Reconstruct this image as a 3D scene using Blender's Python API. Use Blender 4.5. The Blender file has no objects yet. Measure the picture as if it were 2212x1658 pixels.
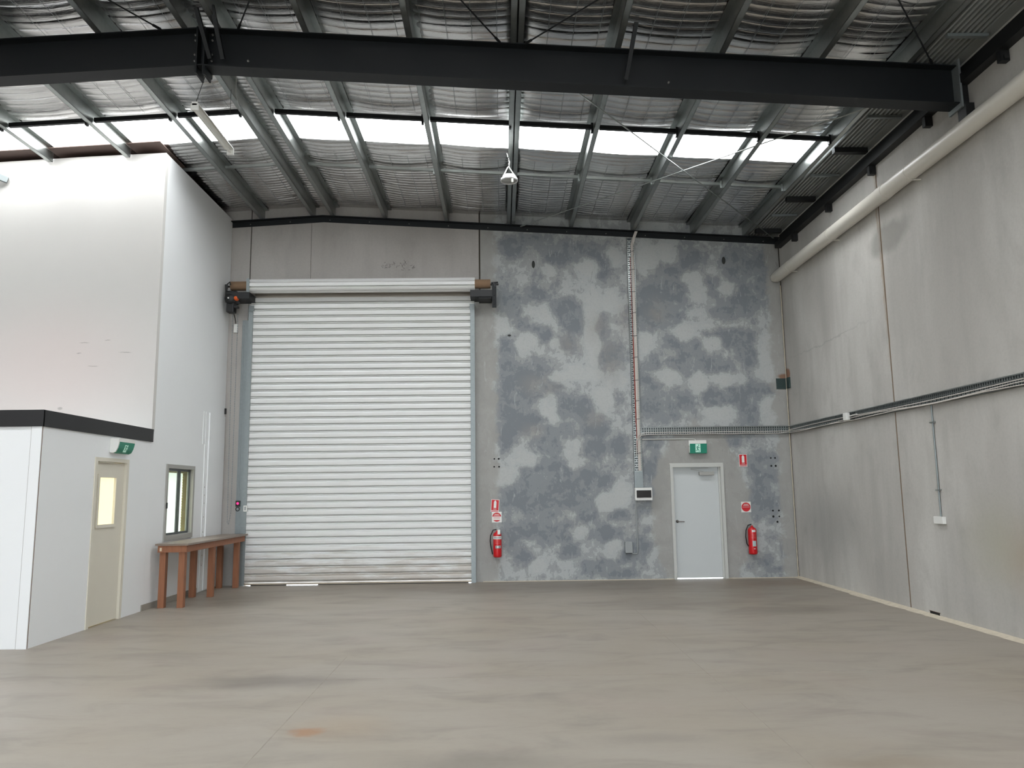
import bpy, bmesh, math, random
import numpy as np
from mathutils import Matrix, Vector
random.seed(7)
SC = bpy.context.scene
COL = SC.collection
PI = math.pi

# ------------------------------------------------------------------ camera
cam_d = bpy.data.cameras.new('camera'); cam = bpy.data.objects.new('camera', cam_d); COL.objects.link(cam)
F_PX, PITCH, YAW, ROLL = 1659.8, 0.139426, 0.0149996, 0.0124063
cy, sy, cp, sp, cr, sr = math.cos(YAW), math.sin(YAW), math.cos(PITCH), math.sin(PITCH), math.cos(ROLL), math.sin(ROLL)
fwd = Vector((sy*cp, cy*cp, sp)); r0 = Vector((cy, -sy, 0)); d0 = -(r0.cross(fwd))
rgt = cr*r0 + sr*d0; dwn = -sr*r0 + cr*d0
cam.matrix_world = Matrix(((rgt.x, -dwn.x, -fwd.x, 0), (rgt.y, -dwn.y, -fwd.y, 0), (rgt.z, -dwn.z, -fwd.z, 1.65), (0, 0, 0, 1)))
cam_d.sensor_fit = 'HORIZONTAL'; cam_d.sensor_width = 36.0; cam_d.lens = 36.0*F_PX/2212.0
cam_d.clip_start = 0.05; cam_d.clip_end = 200
SC.camera = cam

# ------------------------------------------------------------------ world, light, exposure
SKY_STRENGTH = 9.0          # overcast sky outside the building
SKYLIGHT_STRENGTH = 12.0     # daylight coming through the translucent roof sheets
EXPOSURE = 0.38
world = bpy.data.worlds.new('overcast_sky'); SC.world = world; world.use_nodes = True
bg = world.node_tree.nodes['Background']; bg.inputs[0].default_value = (0.86, 0.93, 1.0, 1); bg.inputs[1].default_value = SKY_STRENGTH
SC.view_settings.view_transform = 'Standard'; SC.view_settings.look = 'None'
SC.view_settings.exposure = EXPOSURE; SC.view_settings.gamma = 1.0; SC.view_settings.use_curve_mapping = False
try:
    SC.cycles.max_bounces = 8; SC.cycles.diffuse_bounces = 5; SC.cycles.glossy_bounces = 3
    SC.cycles.sample_clamp_indirect = 6.0; SC.cycles.caustics_reflective = False; SC.cycles.caustics_refractive = False
except Exception: pass
def area_lamp(name, loc, sx, sy_, power, col, rot=(0, 0, 0)):
    l = bpy.data.lights.new(name, 'AREA'); l.shape = 'RECTANGLE'; l.size = sx; l.size_y = sy_; l.energy = power; l.color = col
    o = bpy.data.objects.new(name, l); COL.objects.link(o); o.location = loc; o.rotation_euler = rot; return o
area_lamp('store_room_lamp', (-6.3, 10.2, 2.25), 1.2, 1.2, 62, (1.0, 0.86, 0.52))
area_lamp('office_room_lamp', (-6.9, 13.0, 2.25), 2.0, 1.6, 100, (0.97, 1.0, 1.0))

# ------------------------------------------------------------------ helpers
def lin(c):
    return tuple(((v/255)/12.92 if v/255 <= .04045 else (((v/255)+.055)/1.055)**2.4) for v in c) + (1,)
MATS = {}
def mat(name, rgb, rough=.6, metal=0.0, emit=None, es=1.0, noise=0.0, nscale=6.0, bump=0.0, bscale=60.0, spec=.5, stretch=None):
    m = bpy.data.materials.new(name); m.use_nodes = True; nt = m.node_tree; b = nt.nodes['Principled BSDF']
    b.inputs['Roughness'].default_value = rough; b.inputs['Metallic'].default_value = metal
    b.inputs['Specular IOR Level'].default_value = spec
    col = lin(rgb)
    tc = nt.nodes.new('ShaderNodeTexCoord'); mp = nt.nodes.new('ShaderNodeMapping'); nt.links.new(tc.outputs['Object'], mp.inputs[0])
    if stretch: mp.inputs['Scale'].default_value = stretch
    n = nt.nodes.new('ShaderNodeTexNoise'); n.inputs['Scale'].default_value = nscale; n.inputs['Detail'].default_value = 6
    nt.links.new(mp.outputs[0], n.inputs['Vector'])
    mx = nt.nodes.new('ShaderNodeMix'); mx.data_type = 'RGBA'
    k = noise if noise else .03
    mx.inputs[6].default_value = tuple(c*(1-k) for c in col[:3]) + (1,); mx.inputs[7].default_value = tuple(min(1, c*(1+k)) for c in col[:3]) + (1,)
    nt.links.new(n.outputs[0], mx.inputs[0]); nt.links.new(mx.outputs[2], b.inputs['Base Color'])
    if bump:
        n2 = nt.nodes.new('ShaderNodeTexNoise'); n2.inputs['Scale'].default_value = bscale; n2.inputs['Detail'].default_value = 4
        nt.links.new(mp.outputs[0], n2.inputs['Vector'])
        bp = nt.nodes.new('ShaderNodeBump'); bp.inputs['Strength'].default_value = bump; bp.inputs['Distance'].default_value = .01
        nt.links.new(n2.outputs[0], bp.inputs['Height']); nt.links.new(bp.outputs[0], b.inputs['Normal'])
    if emit:
        b.inputs['Emission Color'].default_value = lin(emit); b.inputs['Emission Strength'].default_value = es
    MATS[name] = m; return m

class NT:
    """small node-graph writer"""
    def __init__(s, name, rough=.8):
        s.m = bpy.data.materials.new(name); s.m.use_nodes = True; s.t = s.m.node_tree; s.b = s.t.nodes['Principled BSDF']
        s.b.inputs['Roughness'].default_value = rough
        s.tc = s.t.nodes.new('ShaderNodeTexCoord').outputs['Object']
    def put(s, sock, v):
        if isinstance(v, bpy.types.NodeSocket): s.t.links.new(v, sock)
        elif isinstance(v, (tuple, list)) and len(v) == 3 and sock.type == 'RGBA': sock.default_value = tuple(v) + (1,)
        else: sock.default_value = v
    def math(s, op, a, b=0.0, c=None, clamp=False):
        n = s.t.nodes.new('ShaderNodeMath'); n.operation = op; n.use_clamp = clamp
        s.put(n.inputs[0], a); s.put(n.inputs[1], b)
        if c is not None: s.put(n.inputs[2], c)
        return n.outputs[0]
    def mapping(s, v, loc=(0, 0, 0), scale=(1, 1, 1), rot=(0, 0, 0)):
        n = s.t.nodes.new('ShaderNodeMapping'); s.put(n.inputs[0], v)
        n.inputs['Location'].default_value = loc; n.inputs['Scale'].default_value = scale; n.inputs['Rotation'].default_value = rot
        return n.outputs[0]
    def noise(s, v, scale, detail=4, rough=.55, dist=0.0, out=0):
        n = s.t.nodes.new('ShaderNodeTexNoise'); s.put(n.inputs['Vector'], v)
        n.inputs['Scale'].default_value = scale; n.inputs['Detail'].default_value = detail; n.inputs['Roughness'].default_value = rough
        n.inputs['Distortion'].default_value = dist; return n.outputs[out]
    def ramp(s, v, a, b):
        n = s.t.nodes.new('ShaderNodeMapRange'); n.clamp = True; n.interpolation_type = 'SMOOTHSTEP'
        s.put(n.inputs[0], v); n.inputs[1].default_value = a; n.inputs[2].default_value = b; return n.outputs[0]
    def mix(s, f, a, b, mode='MIX'):
        n = s.t.nodes.new('ShaderNodeMix'); n.data_type = 'RGBA'; n.blend_type = mode
        s.put(n.inputs[0], f); s.put(n.inputs[6], a); s.put(n.inputs[7], b); return n.outputs[2]
    def vadd(s, a, b):
        n = s.t.nodes.new('ShaderNodeVectorMath'); n.operation = 'ADD'; s.put(n.inputs[0], a); s.put(n.inputs[1], b); return n.outputs[0]
    def vscale(s, a, k):
        n = s.t.nodes.new('ShaderNodeVectorMath'); n.operation = 'SCALE'; s.put(n.inputs[0], a); n.inputs['Scale'].default_value = k; return n.outputs[0]
    def sub(s, a, k):
        n = s.t.nodes.new('ShaderNodeVectorMath'); n.operation = 'SUBTRACT'; s.put(n.inputs[0], a); n.inputs[1].default_value = k; return n.outputs[0]
    def length(s, a):
        n = s.t.nodes.new('ShaderNodeVectorMath'); n.operation = 'LENGTH'; s.put(n.inputs[0], a); return n.outputs['Value']
    def sep(s, a):
        n = s.t.nodes.new('ShaderNodeSeparateXYZ'); s.put(n.inputs[0], a); return n.outputs
    def blob(s, v, c, r, ang=0.0):
        """1 at the centre of an ellipse, 0 on its rim, negative outside"""
        q = s.mapping(s.sub(v, c), scale=tuple((1/x if x else 0) for x in r)) if not ang else \
            s.mapping(s.mapping(s.sub(v, c), rot=(0, ang, 0)), scale=tuple((1/x if x else 0) for x in r))
        return s.math('SUBTRACT', 1.0, s.length(q))
    def union(s, v, blobs):
        acc = None
        for bl in blobs:
            x = s.blob(v, *bl); acc = x if acc is None else s.math('MAXIMUM', acc, x)
        return acc
    def bump(s, h, strength=.3, dist=.01):
        n = s.t.nodes.new('ShaderNodeBump'); n.inputs['Strength'].default_value = strength; n.inputs['Distance'].default_value = dist
        s.put(n.inputs['Height'], h); s.t.links.new(n.outputs[0], s.b.inputs['Normal'])
    def color(s, c): s.put(s.b.inputs['Base Color'], c)

class MB:
    def __init__(s): s.v = []; s.f = []; s.smooth = set()
    def add(s, vs, fs, smooth=False):
        k = len(s.v); s.v += [tuple(p) for p in vs]
        for f in fs:
            if smooth: s.smooth.add(len(s.f))
            s.f.append([i+k for i in f])
        return s
    def box(s, x0, x1, y0, y1, z0, z1):
        return s.add([(x0, y0, z0), (x1, y0, z0), (x1, y1, z0), (x0, y1, z0), (x0, y0, z1), (x1, y0, z1), (x1, y1, z1), (x0, y1, z1)],
                     [(3, 2, 1, 0), (4, 5, 6, 7), (0, 1, 5, 4), (1, 2, 6, 5), (2, 3, 7, 6), (3, 0, 4, 7)])
    def cbox(s, x0, x1, y0, y1, z0, z1, c=.004):
        """box with chamfered edges"""
        bm = bmesh.new(); t = MB().box(x0, x1, y0, y1, z0, z1)
        vv = [bm.verts.new(p) for p in t.v]
        for f in t.f: bm.faces.new([vv[i] for i in f])
        bmesh.ops.bevel(bm, geom=list(bm.edges), offset=c, segments=2, affect='EDGES', profile=.6)
        bm.verts.index_update()
        s.add([v.co[:] for v in bm.verts], [[v.index for v in f.verts] for f in bm.faces]); bm.free(); return s
    def prism(s, poly, axis, a, b):
        """closed outline in the two other axes, extruded along axis from a to b"""
        n = len(poly)
        def P(p, t):
            if axis == 'x': return (t, p[0], p[1])
            if axis == 'y': return (p[0], t, p[1])
            return (p[0], p[1], t)
        vs = [P(p, a) for p in poly] + [P(p, b) for p in poly]
        fs = [tuple(range(n))[::-1], tuple(range(n, 2*n))] + [(i, (i+1) % n, n+(i+1) % n, n+i) for i in range(n)]
        return s.add(vs, fs)
    def strip(s, prof, axis, a, b, t=None, smooth=False):
        """open profile line extruded along axis (thin sheet)"""
        n = len(prof)
        def P(p, q):
            if axis == 'x': return (q, p[0], p[1])
            if axis == 'y': return (p[0], q, p[1])
            return (p[0], p[1], q)
        vs = [P(p, a) for p in prof] + [P(p, b) for p in prof]
        return s.add(vs, [(i, i+1, n+i+1, n+i) for i in range(n-1)], smooth)
    def bar(s, p, q, w, h=None, up=(0, 0, 1)):
        p, q = Vector(p), Vector(q); h = h or w; d = (q-p).normalized(); u = Vector(up)
        sd = d.cross(u); sd = sd.normalized() if sd.length > 1e-4 else Vector((1, 0, 0)); u = sd.cross(d).normalized()
        vs = []
        for c in (p, q):
            for a, b in ((-1, -1), (1, -1), (1, 1), (-1, 1)): vs.append(c + sd*a*w/2 + u*b*h/2)
        return s.add(vs, [(3, 2, 1, 0), (4, 5, 6, 7), (0, 1, 5, 4), (1, 2, 6, 5), (2, 3, 7, 6), (3, 0, 4, 7)])
    def tube(s, pts, r, n=8, caps=True):
        pts = [Vector(p) for p in pts]; rings = []; k = len(s.v); prev = None
        for i, p in enumerate(pts):
            d = (pts[min(i+1, len(pts)-1)] - pts[max(i-1, 0)]).normalized()
            if prev is None:
                a = Vector((0, 0, 1)) if abs(d.z) < .9 else Vector((1, 0, 0)); u = d.cross(a).normalized()
            else: u = (prev - d*prev.dot(d)).normalized()
            prev = u; w = d.cross(u)
            rr = r[i] if isinstance(r, (list, tuple)) else r
            rings.append([p + (u*math.cos(2*PI*j/n) + w*math.sin(2*PI*j/n))*rr for j in range(n)])
        vs = [v for ring in rings for v in ring]
        fs = [(i*n+j, i*n+(j+1) % n, (i+1)*n+(j+1) % n, (i+1)*n+j) for i in range(len(pts)-1) for j in range(n)]
        s.add(vs, fs, True)
        if caps:
            s.add(rings[0], [tuple(range(n))[::-1]]); s.add(rings[-1], [tuple(range(n))])
        return s
    def lathe(s, prof, c, n=24, axis='z'):
        """prof: (radius, along) points"""
        vs = []
        for r, a in prof:
            for j in range(n):
                x, y = r*math.cos(2*PI*j/n), r*math.sin(2*PI*j/n)
                vs.append((c[0]+x, c[1]+y, c[2]+a) if axis == 'z' else ((c[0]+a, c[1]+x, c[2]+y) if axis == 'x' else (c[0]+x, c[1]+a, c[2]+y)))
        m = len(prof)
        return s.add(vs, [(i*n+j, i*n+(j+1) % n, (i+1)*n+(j+1) % n, (i+1)*n+j) for i in range(m-1) for j in range(n)], True)
    def disc(s, c, r, axis='y', n=16, t=.002, rz=None):
        rz = rz or r; pl = [(c[0 if axis != 'x' else 1]+r*math.cos(2*PI*j/n), (c[2] if axis != 'z' else c[1])+rz*math.sin(2*PI*j/n)) for j in range(n)]
        a = {'x': c[0], 'y': c[1], 'z': c[2]}[axis]
        return s.prism(pl, axis, a-t/2, a+t/2)
    def build(s, name, m, parent=None, fix=True):
        me = bpy.data.meshes.new(name); me.from_pydata(s.v, [], s.f); me.validate(); me.update()
        for i in s.smooth:
            if i < len(me.polygons): me.polygons[i].use_smooth = True
        if fix:
            bm = bmesh.new(); bm.from_mesh(me); bmesh.ops.recalc_face_normals(bm, faces=bm.faces); bm.to_mesh(me); bm.free()
        me.materials.append(m); o = bpy.data.objects.new(name, me); COL.objects.link(o)
        if parent is not None: attach(o, parent)
        return o
def world_loc(o):
    v = Vector(o.location)
    return v
def attach(o, p):
    o.parent = p; o['_p'] = 1; del o['_p']
    o.matrix_parent_inverse = Matrix.Translation(BASE.get(p.name, Vector((0, 0, 0)))).inverted()
BASE = {}
def thing(name, label, cat, loc, group=None):
    o = bpy.data.objects.new(name, None); COL.objects.link(o); o.location = loc; o.empty_display_size = .1
    BASE[o.name] = Vector(loc); o['label'] = label; o['category'] = cat
    if group: o['group'] = group
    return o
def tag(o, label, cat, group=None):
    o['label'] = label; o['category'] = cat
    if group: o['group'] = group
    return o
def setting(name, loc=(0, 0, 0), label=None, cat=None):
    o = bpy.data.objects.new(name, None); COL.objects.link(o); o.location = loc; BASE[o.name] = Vector(loc); o['kind'] = 'structure'
    if label: o['label'] = label
    if cat: o['category'] = cat
    return o
def copy_part(o, off, parent):
    c = o.copy(); COL.objects.link(c); c.location = Vector(o.location)+Vector(off); c.parent = parent
    c.matrix_parent_inverse = Matrix.Translation(BASE.get(parent.name, Vector((0, 0, 0)))).inverted(); return c

# ------------------------------------------------------------------ key dimensions (metres; camera stands at x=0, y=0)
D = 14.66           # inner face of the back wall
XR = 5.545          # inner face of the right wall
XL = -5.256         # face of the office block side wall
XFAR = -12.45       # far left wall
YF = -10.0          # front wall behind the camera
RX = -3.46          # ridge
SL = .0584
def line(x): return 7.09 - SL*abs(x-RX)     # underside of the purlins
YO = 8.865          # front face of the lower office
YU = 11.62          # front face of the upper box
ZB0, ZB1 = 2.46, 2.65

# ------------------------------------------------------------------ materials
galv = mat('galvanised_steel', (160, 165, 163), .32, .9, noise=.16, nscale=14, bump=.08, bscale=30)
galv_dull = mat('dull_zinc', (140, 147, 148), .5, .55, noise=.12, nscale=20)
dark_steel = mat('charcoal_painted_steel', (21, 24, 27), .5, 0, noise=.15, nscale=5, spec=.3)
black_steel = mat('black_steel', (22, 23, 25), .5, .1, noise=.15)
white_panel = mat('white_sandwich_panel', (234, 236, 237), .5, 0, noise=.012, nscale=2)
black_band_m = mat('black_flashing', (24, 24, 27), .5)
cream = mat('cream_paint', (216, 211, 197), .55, 0, noise=.02)
grey_door = mat('pale_grey_door_paint', (196, 200, 200), .5, noise=.01)
door_frame_m = mat('light_grey_frame_paint', (192, 193, 188), .5)
def make_slat():
    g = NT('off_white_slat', .42)
    po = g.t.nodes.new('ShaderNodeNewGeometry').outputs['Position']
    n = g.noise(g.mapping(po, scale=(.7, 1, 5)), 3.0, 5, .65)
    low = g.ramp(g.sep(po)[2], 1.1, .0)
    d = g.math('MULTIPLY', g.ramp(g.math('ADD', n, g.math('MULTIPLY', low, .28)), .56, .82), g.math('ADD', .05, g.math('MULTIPLY', low, .5)))
    g.color(g.mix(d, (.71, .712, .70), (.36, .285, .215))); return g.m
pvc = mat('cream_pvc', (214, 210, 200), .38, noise=.03, nscale=4)
alum = mat('grey_anodised_aluminium', (162, 161, 156), .45, .15)
alum_dark = mat('dark_window_sash', (82, 86, 88), .45, .3)
red = mat('red_enamel', (200, 22, 30), .3, 0, noise=.05)
red_sign = mat('red_sign_print', (196, 24, 34), .5)
white_p = mat('white_plastic', (226, 226, 222), .4)
grey_p = mat('grey_plastic', (148, 152, 152), .5)
black_p = mat('black_rubber', (16, 16, 17), .5)
green = mat('exit_green', (8, 122, 98), .4, emit=(6, 128, 98), es=.06)
pale_green = mat('exit_pictogram_pale', (190, 232, 216), .4, emit=(190, 232, 216), es=.12)
cardboard = mat('kraft_cardboard', (150, 122, 96), .8, noise=.08, nscale=10, stretch=(6, 1, 1))
orange = mat('orange_plastic', (222, 96, 36), .45)
timber = mat('red_brown_timber', (146, 95, 66), .6, noise=.3, nscale=5, bump=.1, bscale=40, stretch=(6, 6, .7))
worktop_m = mat('worn_laminate_top', (134, 120, 108), .35, noise=.1, nscale=4)
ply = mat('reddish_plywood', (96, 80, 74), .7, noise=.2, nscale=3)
skirt_m = mat('grey_vinyl_skirting', (150, 145, 136), .6)
white_room = mat('white_painted_board', (214, 220, 216), .7)
cream_room = mat('cream_painted_board', (222, 212, 180), .7)
blind_m = mat('yellowed_blind', (206, 190, 132), .6)
cable_w = mat('white_cable_sheath', (206, 200, 194), .5)
cable_r = mat('red_cable_sheath', (150, 72, 60), .5)
led = mat('red_indicator_lamp', (200, 10, 70), .3, emit=(255, 40, 110), es=2.0)
dark_glass = mat('smoked_cover', (28, 24, 26), .12)
lens_m = mat('lamp_lens', (168, 170, 168), .25)
hole_shade_m = mat('dark_hole', (14, 13, 13), .9)
filler = mat('pale_joint_filler', (196, 186, 168), .85, noise=.25, nscale=14)
apron_m = mat('outside_concrete', (190, 188, 182), .8)
dark_green_m = mat('dark_green_paint', (44, 62, 60), .55)

def make_glass():
    m = bpy.data.materials.new('window_glass'); m.use_nodes = True; nt = m.node_tree; nt.nodes.remove(nt.nodes['Principled BSDF'])
    tr = nt.nodes.new('ShaderNodeBsdfTransparent'); gl = nt.nodes.new('ShaderNodeBsdfGlossy'); gl.inputs['Roughness'].default_value = .03
    mx = nt.nodes.new('ShaderNodeMixShader'); mx.inputs[0].default_value = .07
    tr.inputs[0].default_value = (.90, .95, .94, 1)
    nt.links.new(tr.outputs[0], mx.inputs[1]); nt.links.new(gl.outputs[0], mx.inputs[2])
    nt.links.new(mx.outputs[0], nt.nodes['Material Output'].inputs[0]); return m
glass = make_glass()
def make_skylight():
    g = NT('translucent_roof_sheet', .6)
    n = g.noise(g.tc, 1.5, 2)
    g.color((.8, .85, .85)); c = g.mix(n, (.93, .98, 1.0), (1, 1, 1))
    g.put(g.b.inputs['Emission Color'], c); g.b.inputs['Emission Strength'].default_value = SKYLIGHT_STRENGTH
    return g.m
skylight_m = make_skylight()
def make_foil():
    g = NT('silver_foil', .2)
    g.b.inputs['Metallic'].default_value = 1.0
    n = g.noise(g.tc, 3.0, 3); n2 = g.noise(g.mapping(g.tc, scale=(5, 30, 5)), 1.6, 5, .6)
    g.color(g.mix(n, (.56, .556, .553), (.68, .673, .664)))
    g.put(g.b.inputs['Roughness'], g.math('ADD', .13, g.math('MULTIPLY', n, .14)))
    g.bump(n2, .35, .01); return g.m
foil = make_foil()
def make_bare(name, a, b, stain_shade=None, joint=None):
    """precast concrete, pale warm grey with soft vertical mottling"""
    g = NT(name, .82)
    big = g.noise(g.mapping(g.tc, scale=(1, 1, .45)), .75, 4, .55, .3)
    mid = g.noise(g.mapping(g.tc, scale=(1, 1, .6)), 2.6, 5, .6, .4)
    fine = g.noise(g.tc, 26, 6, .7)
    strk = g.noise(g.mapping(g.tc, scale=(1, 1, .12)), 2.2, 4, .6)
    c = g.mix(g.ramp(big, .32, .68), a, b)
    c = g.mix(g.math('MULTIPLY', g.ramp(strk, .45, .7), .3), c, tuple(x*.72 for x in a))
    c = g.mix(g.math('MULTIPLY', g.ramp(mid, .5, .78), .35), c, tuple(x*.74 for x in a))
    c = g.mix(g.math('MULTIPLY', g.ramp(fine, .35, .75), .16), c, tuple(x*.62 for x in a))
    warp = g.vadd(g.tc, g.vscale(g.sub(g.noise(g.tc, 1.6, 5, .6, out=1), (.5, .5, .5)), .35))
    for st in (stain_shade or []):
        cc, rr, colr, k, edge = st
        c = g.mix(g.math('MULTIPLY', g.ramp(g.blob(warp, cc, rr), 0.0, edge), k), c, colr)
    g.color(c)
    pit = g.noise(g.tc, 60, 3, .6)
    g.bump(g.math('ADD', g.math('MULTIPLY', pit, .5), g.math('MULTIPLY', mid, 1.5)), .16, .006)
    return g
WA, WB = (.44, .424, .396), (.57, .556, .525)
conc_right = make_bare('precast_concrete_right', WA, WB, [
    ((XR, 8.0, .85), (3, .95, .62), (0.375, 0.288, 0.206), .75, 1.2), ((XR, 8.7, 1.0), (3, .9, .8), (0.388, 0.375, 0.269), .5, 1.2),
    ((XR, 10.70, 5.2), (3, .05, 3.0), (0.325, 0.213, 0.125), .5, .9), ((XR, 12.8, 4.13), (3, 2.4, .022), (0.312, 0.306, 0.294), .45, .9), ((XR, 11.6, 6.0), (3, 3, .45), (0.300, 0.294, 0.281), .4, .9), ((XR, 14.6, 3.82), (3, .22, .14), (0.275, 0.138, 0.075), .9, .4),  # broad blob near the top paints shade under the eaves
    ((XR, 13.3, 1.0), (3, 1.9, .9), (0.237, 0.237, 0.225), .45, .9), ((XR, 10.5, 5.2), (3, .7, .3), (0.213, 0.206, 0.188), .6, .5)]).m
conc_plain = make_bare('precast_concrete_plain', (.385, .362, .338), (.455, .432, .408), [
    ((-2.2, D, 6.1), (.10, 2, .1), (.12, .12, .11), .0, .4)]).m
# trowelled patches of this wall: x, z centre and radii in metres
DARK = [(0.25, 6.45, 0.25, 0.22), (0.67, 6.53, 0.42, 0.17), (1.5, 6.35, 0.63, 0.26), (1.16, 6.19, 0.33, 0.21), (2.08, 6.05, 0.25, 0.26), (0.2, 5.34, 0.29, 0.3), (0.32, 4.92, 0.25, 0.25), (0.65, 5.42, 0.33, 0.25), (0.15, 4.51, 0.16, 0.42), (0.14, 3.97, 0.16, 0.45), (0.65, 4.92, 0.25, 0.25), (0.85, 4.71, 0.2, 0.21), (1.38, 4.49, 0.2, 0.17), (1.39, 4.91, 0.25, 0.34), (2.14, 4.15, 0.25, 0.33), (1.96, 4.82, 0.16, 0.34), (1.23, 5.21, 0.41, 0.25), (0.63, 3.88, 0.49, 0.29), (0.95, 3.67, 0.24, 0.21), (0.38, 3.47, 0.57, 0.29), (0.13, 2.87, 0.24, 0.61), (0.61, 2.94, 0.48, 0.24), (1.19, 3.26, 0.4, 0.29), (1.59, 3.26, 0.24, 0.24), (1.82, 2.85, 0.32, 0.24), (2.25, 3.49, 0.12, 0.25), (0.93, 2.54, 0.4, 0.28), (1.17, 2.74, 0.32, 0.24), (2.22, 2.52, 0.24, 0.2), (1.77, 2.45, 0.28, 0.2), (0.6, 1.98, 0.48, 0.24), (1.16, 2.06, 0.36, 0.28), (1.68, 1.93, 0.24, 0.2), (0.35, 1.47, 0.36, 0.43), (0.83, 1.35, 0.48, 0.31), (1.39, 1.58, 0.32, 0.32), (1.07, 1.74, 0.32, 0.2), (1.95, 1.81, 0.24, 0.16), (1.7, 1.26, 0.32, 0.27), (0.42, 0.97, 0.4, 0.23), (1.13, 0.88, 0.47, 0.23), (1.93, 0.87, 0.32, 0.16), (3.67, 6.21, 0.33, 0.22), (3.23, 5.83, 0.42, 0.34), (3.01, 5.4, 0.37, 0.34), (3.47, 5.53, 0.5, 0.34), (2.87, 5.07, 0.25, 0.34), (3.28, 4.94, 0.41, 0.21), (4.22, 5.56, 0.29, 0.26), (4.74, 6.03, 0.33, 0.39), (5.2, 5.94, 0.25, 0.39), (4.79, 5.3, 0.33, 0.43), (5.13, 5.38, 0.21, 0.34), (4.44, 5.05, 0.33, 0.17), (4.66, 4.54, 0.45, 0.29), (4.85, 4.13, 0.25, 0.25), (4.3, 4.72, 0.41, 0.17), (3.59, 4.47, 0.37, 0.17), (3.66, 4.1, 0.49, 0.25), (4.15, 4.05, 0.37, 0.17), (2.92, 4.1, 0.25, 0.21), (2.95, 3.73, 0.33, 0.25), (2.89, 3.24, 0.28, 0.33), (3.38, 3.4, 0.37, 0.25), (3.2, 3.04, 0.32, 0.16), (4.11, 3.39, 0.33, 0.2), (4.69, 3.51, 0.45, 0.21), (4.79, 3.06, 0.24, 0.24), (5.18, 3.5, 0.16, 0.12), (2.88, 2.04, 0.2, 0.36), (2.82, 1.52, 0.28, 0.2), (4.96, 1.85, 0.32, 0.36), (4.98, 1.42, 0.36, 0.32), (5.18, 2.21, 0.16, 0.12), (4.4, 2.54, 0.24, 0.12), (4.94, 2.17, 0.2, 0.2), (2.86, 2.48, 0.16, 0.12), (2.2, 1.19, 0.21, 0.12), (2.69, 1.25, 0.13, 0.1), (2.56, 0.63, 0.25, 0.19), (2.2, 0.43, 0.21, 0.16), (2.23, 0.12, 0.25, 0.1), (2.74, 0.93, 0.08, 0.08), (2.99, 0.68, 0.15, 0.04), (4.97, 0.33, 0.13, 0.12), (5.13, 0.16, 0.13, 0.06), (5.32, 0.53, 0.11, 0.16), (4.65, 0.21, 0.13, 0.04), (0.39, 0.47, 0.22, 0.21), (1.26, 0.54, 0.26, 0.17), (1.77, 0.24, 0.35, 0.15), (0.83, 0.8, 0.22, 0.17), (0.22, 0.64, 0.17, 0.26)]
PALE = [(0.07, 4.84, 0.25, 0.21), (0.77, 5.08, 0.33, 0.3), (0.52, 4.54, 0.25, 0.21), (1.74, 6.01, 0.25, 0.21), (0.99, 5.97, 0.17, 0.13), (2.18, 5.32, 0.21, 0.25), (1.81, 5.24, 0.21, 0.38), (1.79, 4.49, 0.16, 0.5), (2.25, 6.18, 0.17, 0.26), (1.16, 3.83, 0.24, 0.12), (1.61, 3.87, 0.53, 0.14), (2.21, 3.78, 0.24, 0.33), (2.0, 3.42, 0.32, 0.2), (0.94, 3.22, 0.2, 0.33), (1.33, 2.49, 0.2, 0.2), (1.05, 4.5, 0.12, 0.12), (0.28, 2.31, 0.24, 0.2), (0.08, 1.95, 0.28, 0.24), (0.52, 2.22, 0.2, 0.16), (2.23, 1.57, 0.24, 0.28), (1.94, 1.41, 0.24, 0.16), (1.4, 2.17, 0.16, 0.12), (2.85, 4.56, 0.21, 0.17), (2.76, 4.31, 0.16, 0.25), (3.64, 4.72, 0.25, 0.21), (4.1, 4.8, 0.5, 0.1), (3.89, 5.52, 0.25, 0.26), (3.77, 5.74, 0.25, 0.17), (4.47, 5.56, 0.25, 0.17), (3.34, 6.3, 0.25, 0.26), (2.91, 6.17, 0.25, 0.34), (4.12, 4.47, 0.25, 0.13), (3.84, 3.72, 0.2, 0.25), (3.23, 3.81, 0.29, 0.16), (4.22, 3.11, 0.33, 0.16), (4.46, 3.72, 0.33, 0.12), (5.23, 4.37, 0.25, 0.33), (5.21, 4.04, 0.29, 0.37), (5.2, 3.1, 0.24, 0.33), (0.64, 0.25, 0.19, 0.13), (1.44, 0.88, 0.19, 0.17), (2.12, 0.53, 0.17, 0.21)]
WARM = [(1.38, 4.49, 0.25, 0.25), (2.14, 4.15, 0.29, 0.5), (1.88, 4.82, 0.25, 0.34), (0.61, 2.78, 0.24, 0.16), (1.79, 3.01, 0.24, 0.16), (3.08, 5.06, 0.25, 0.34), (0.79, 3.67, 0.41, 0.25), (2.45, 4.9, 0.16, 0.42)]

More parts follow.
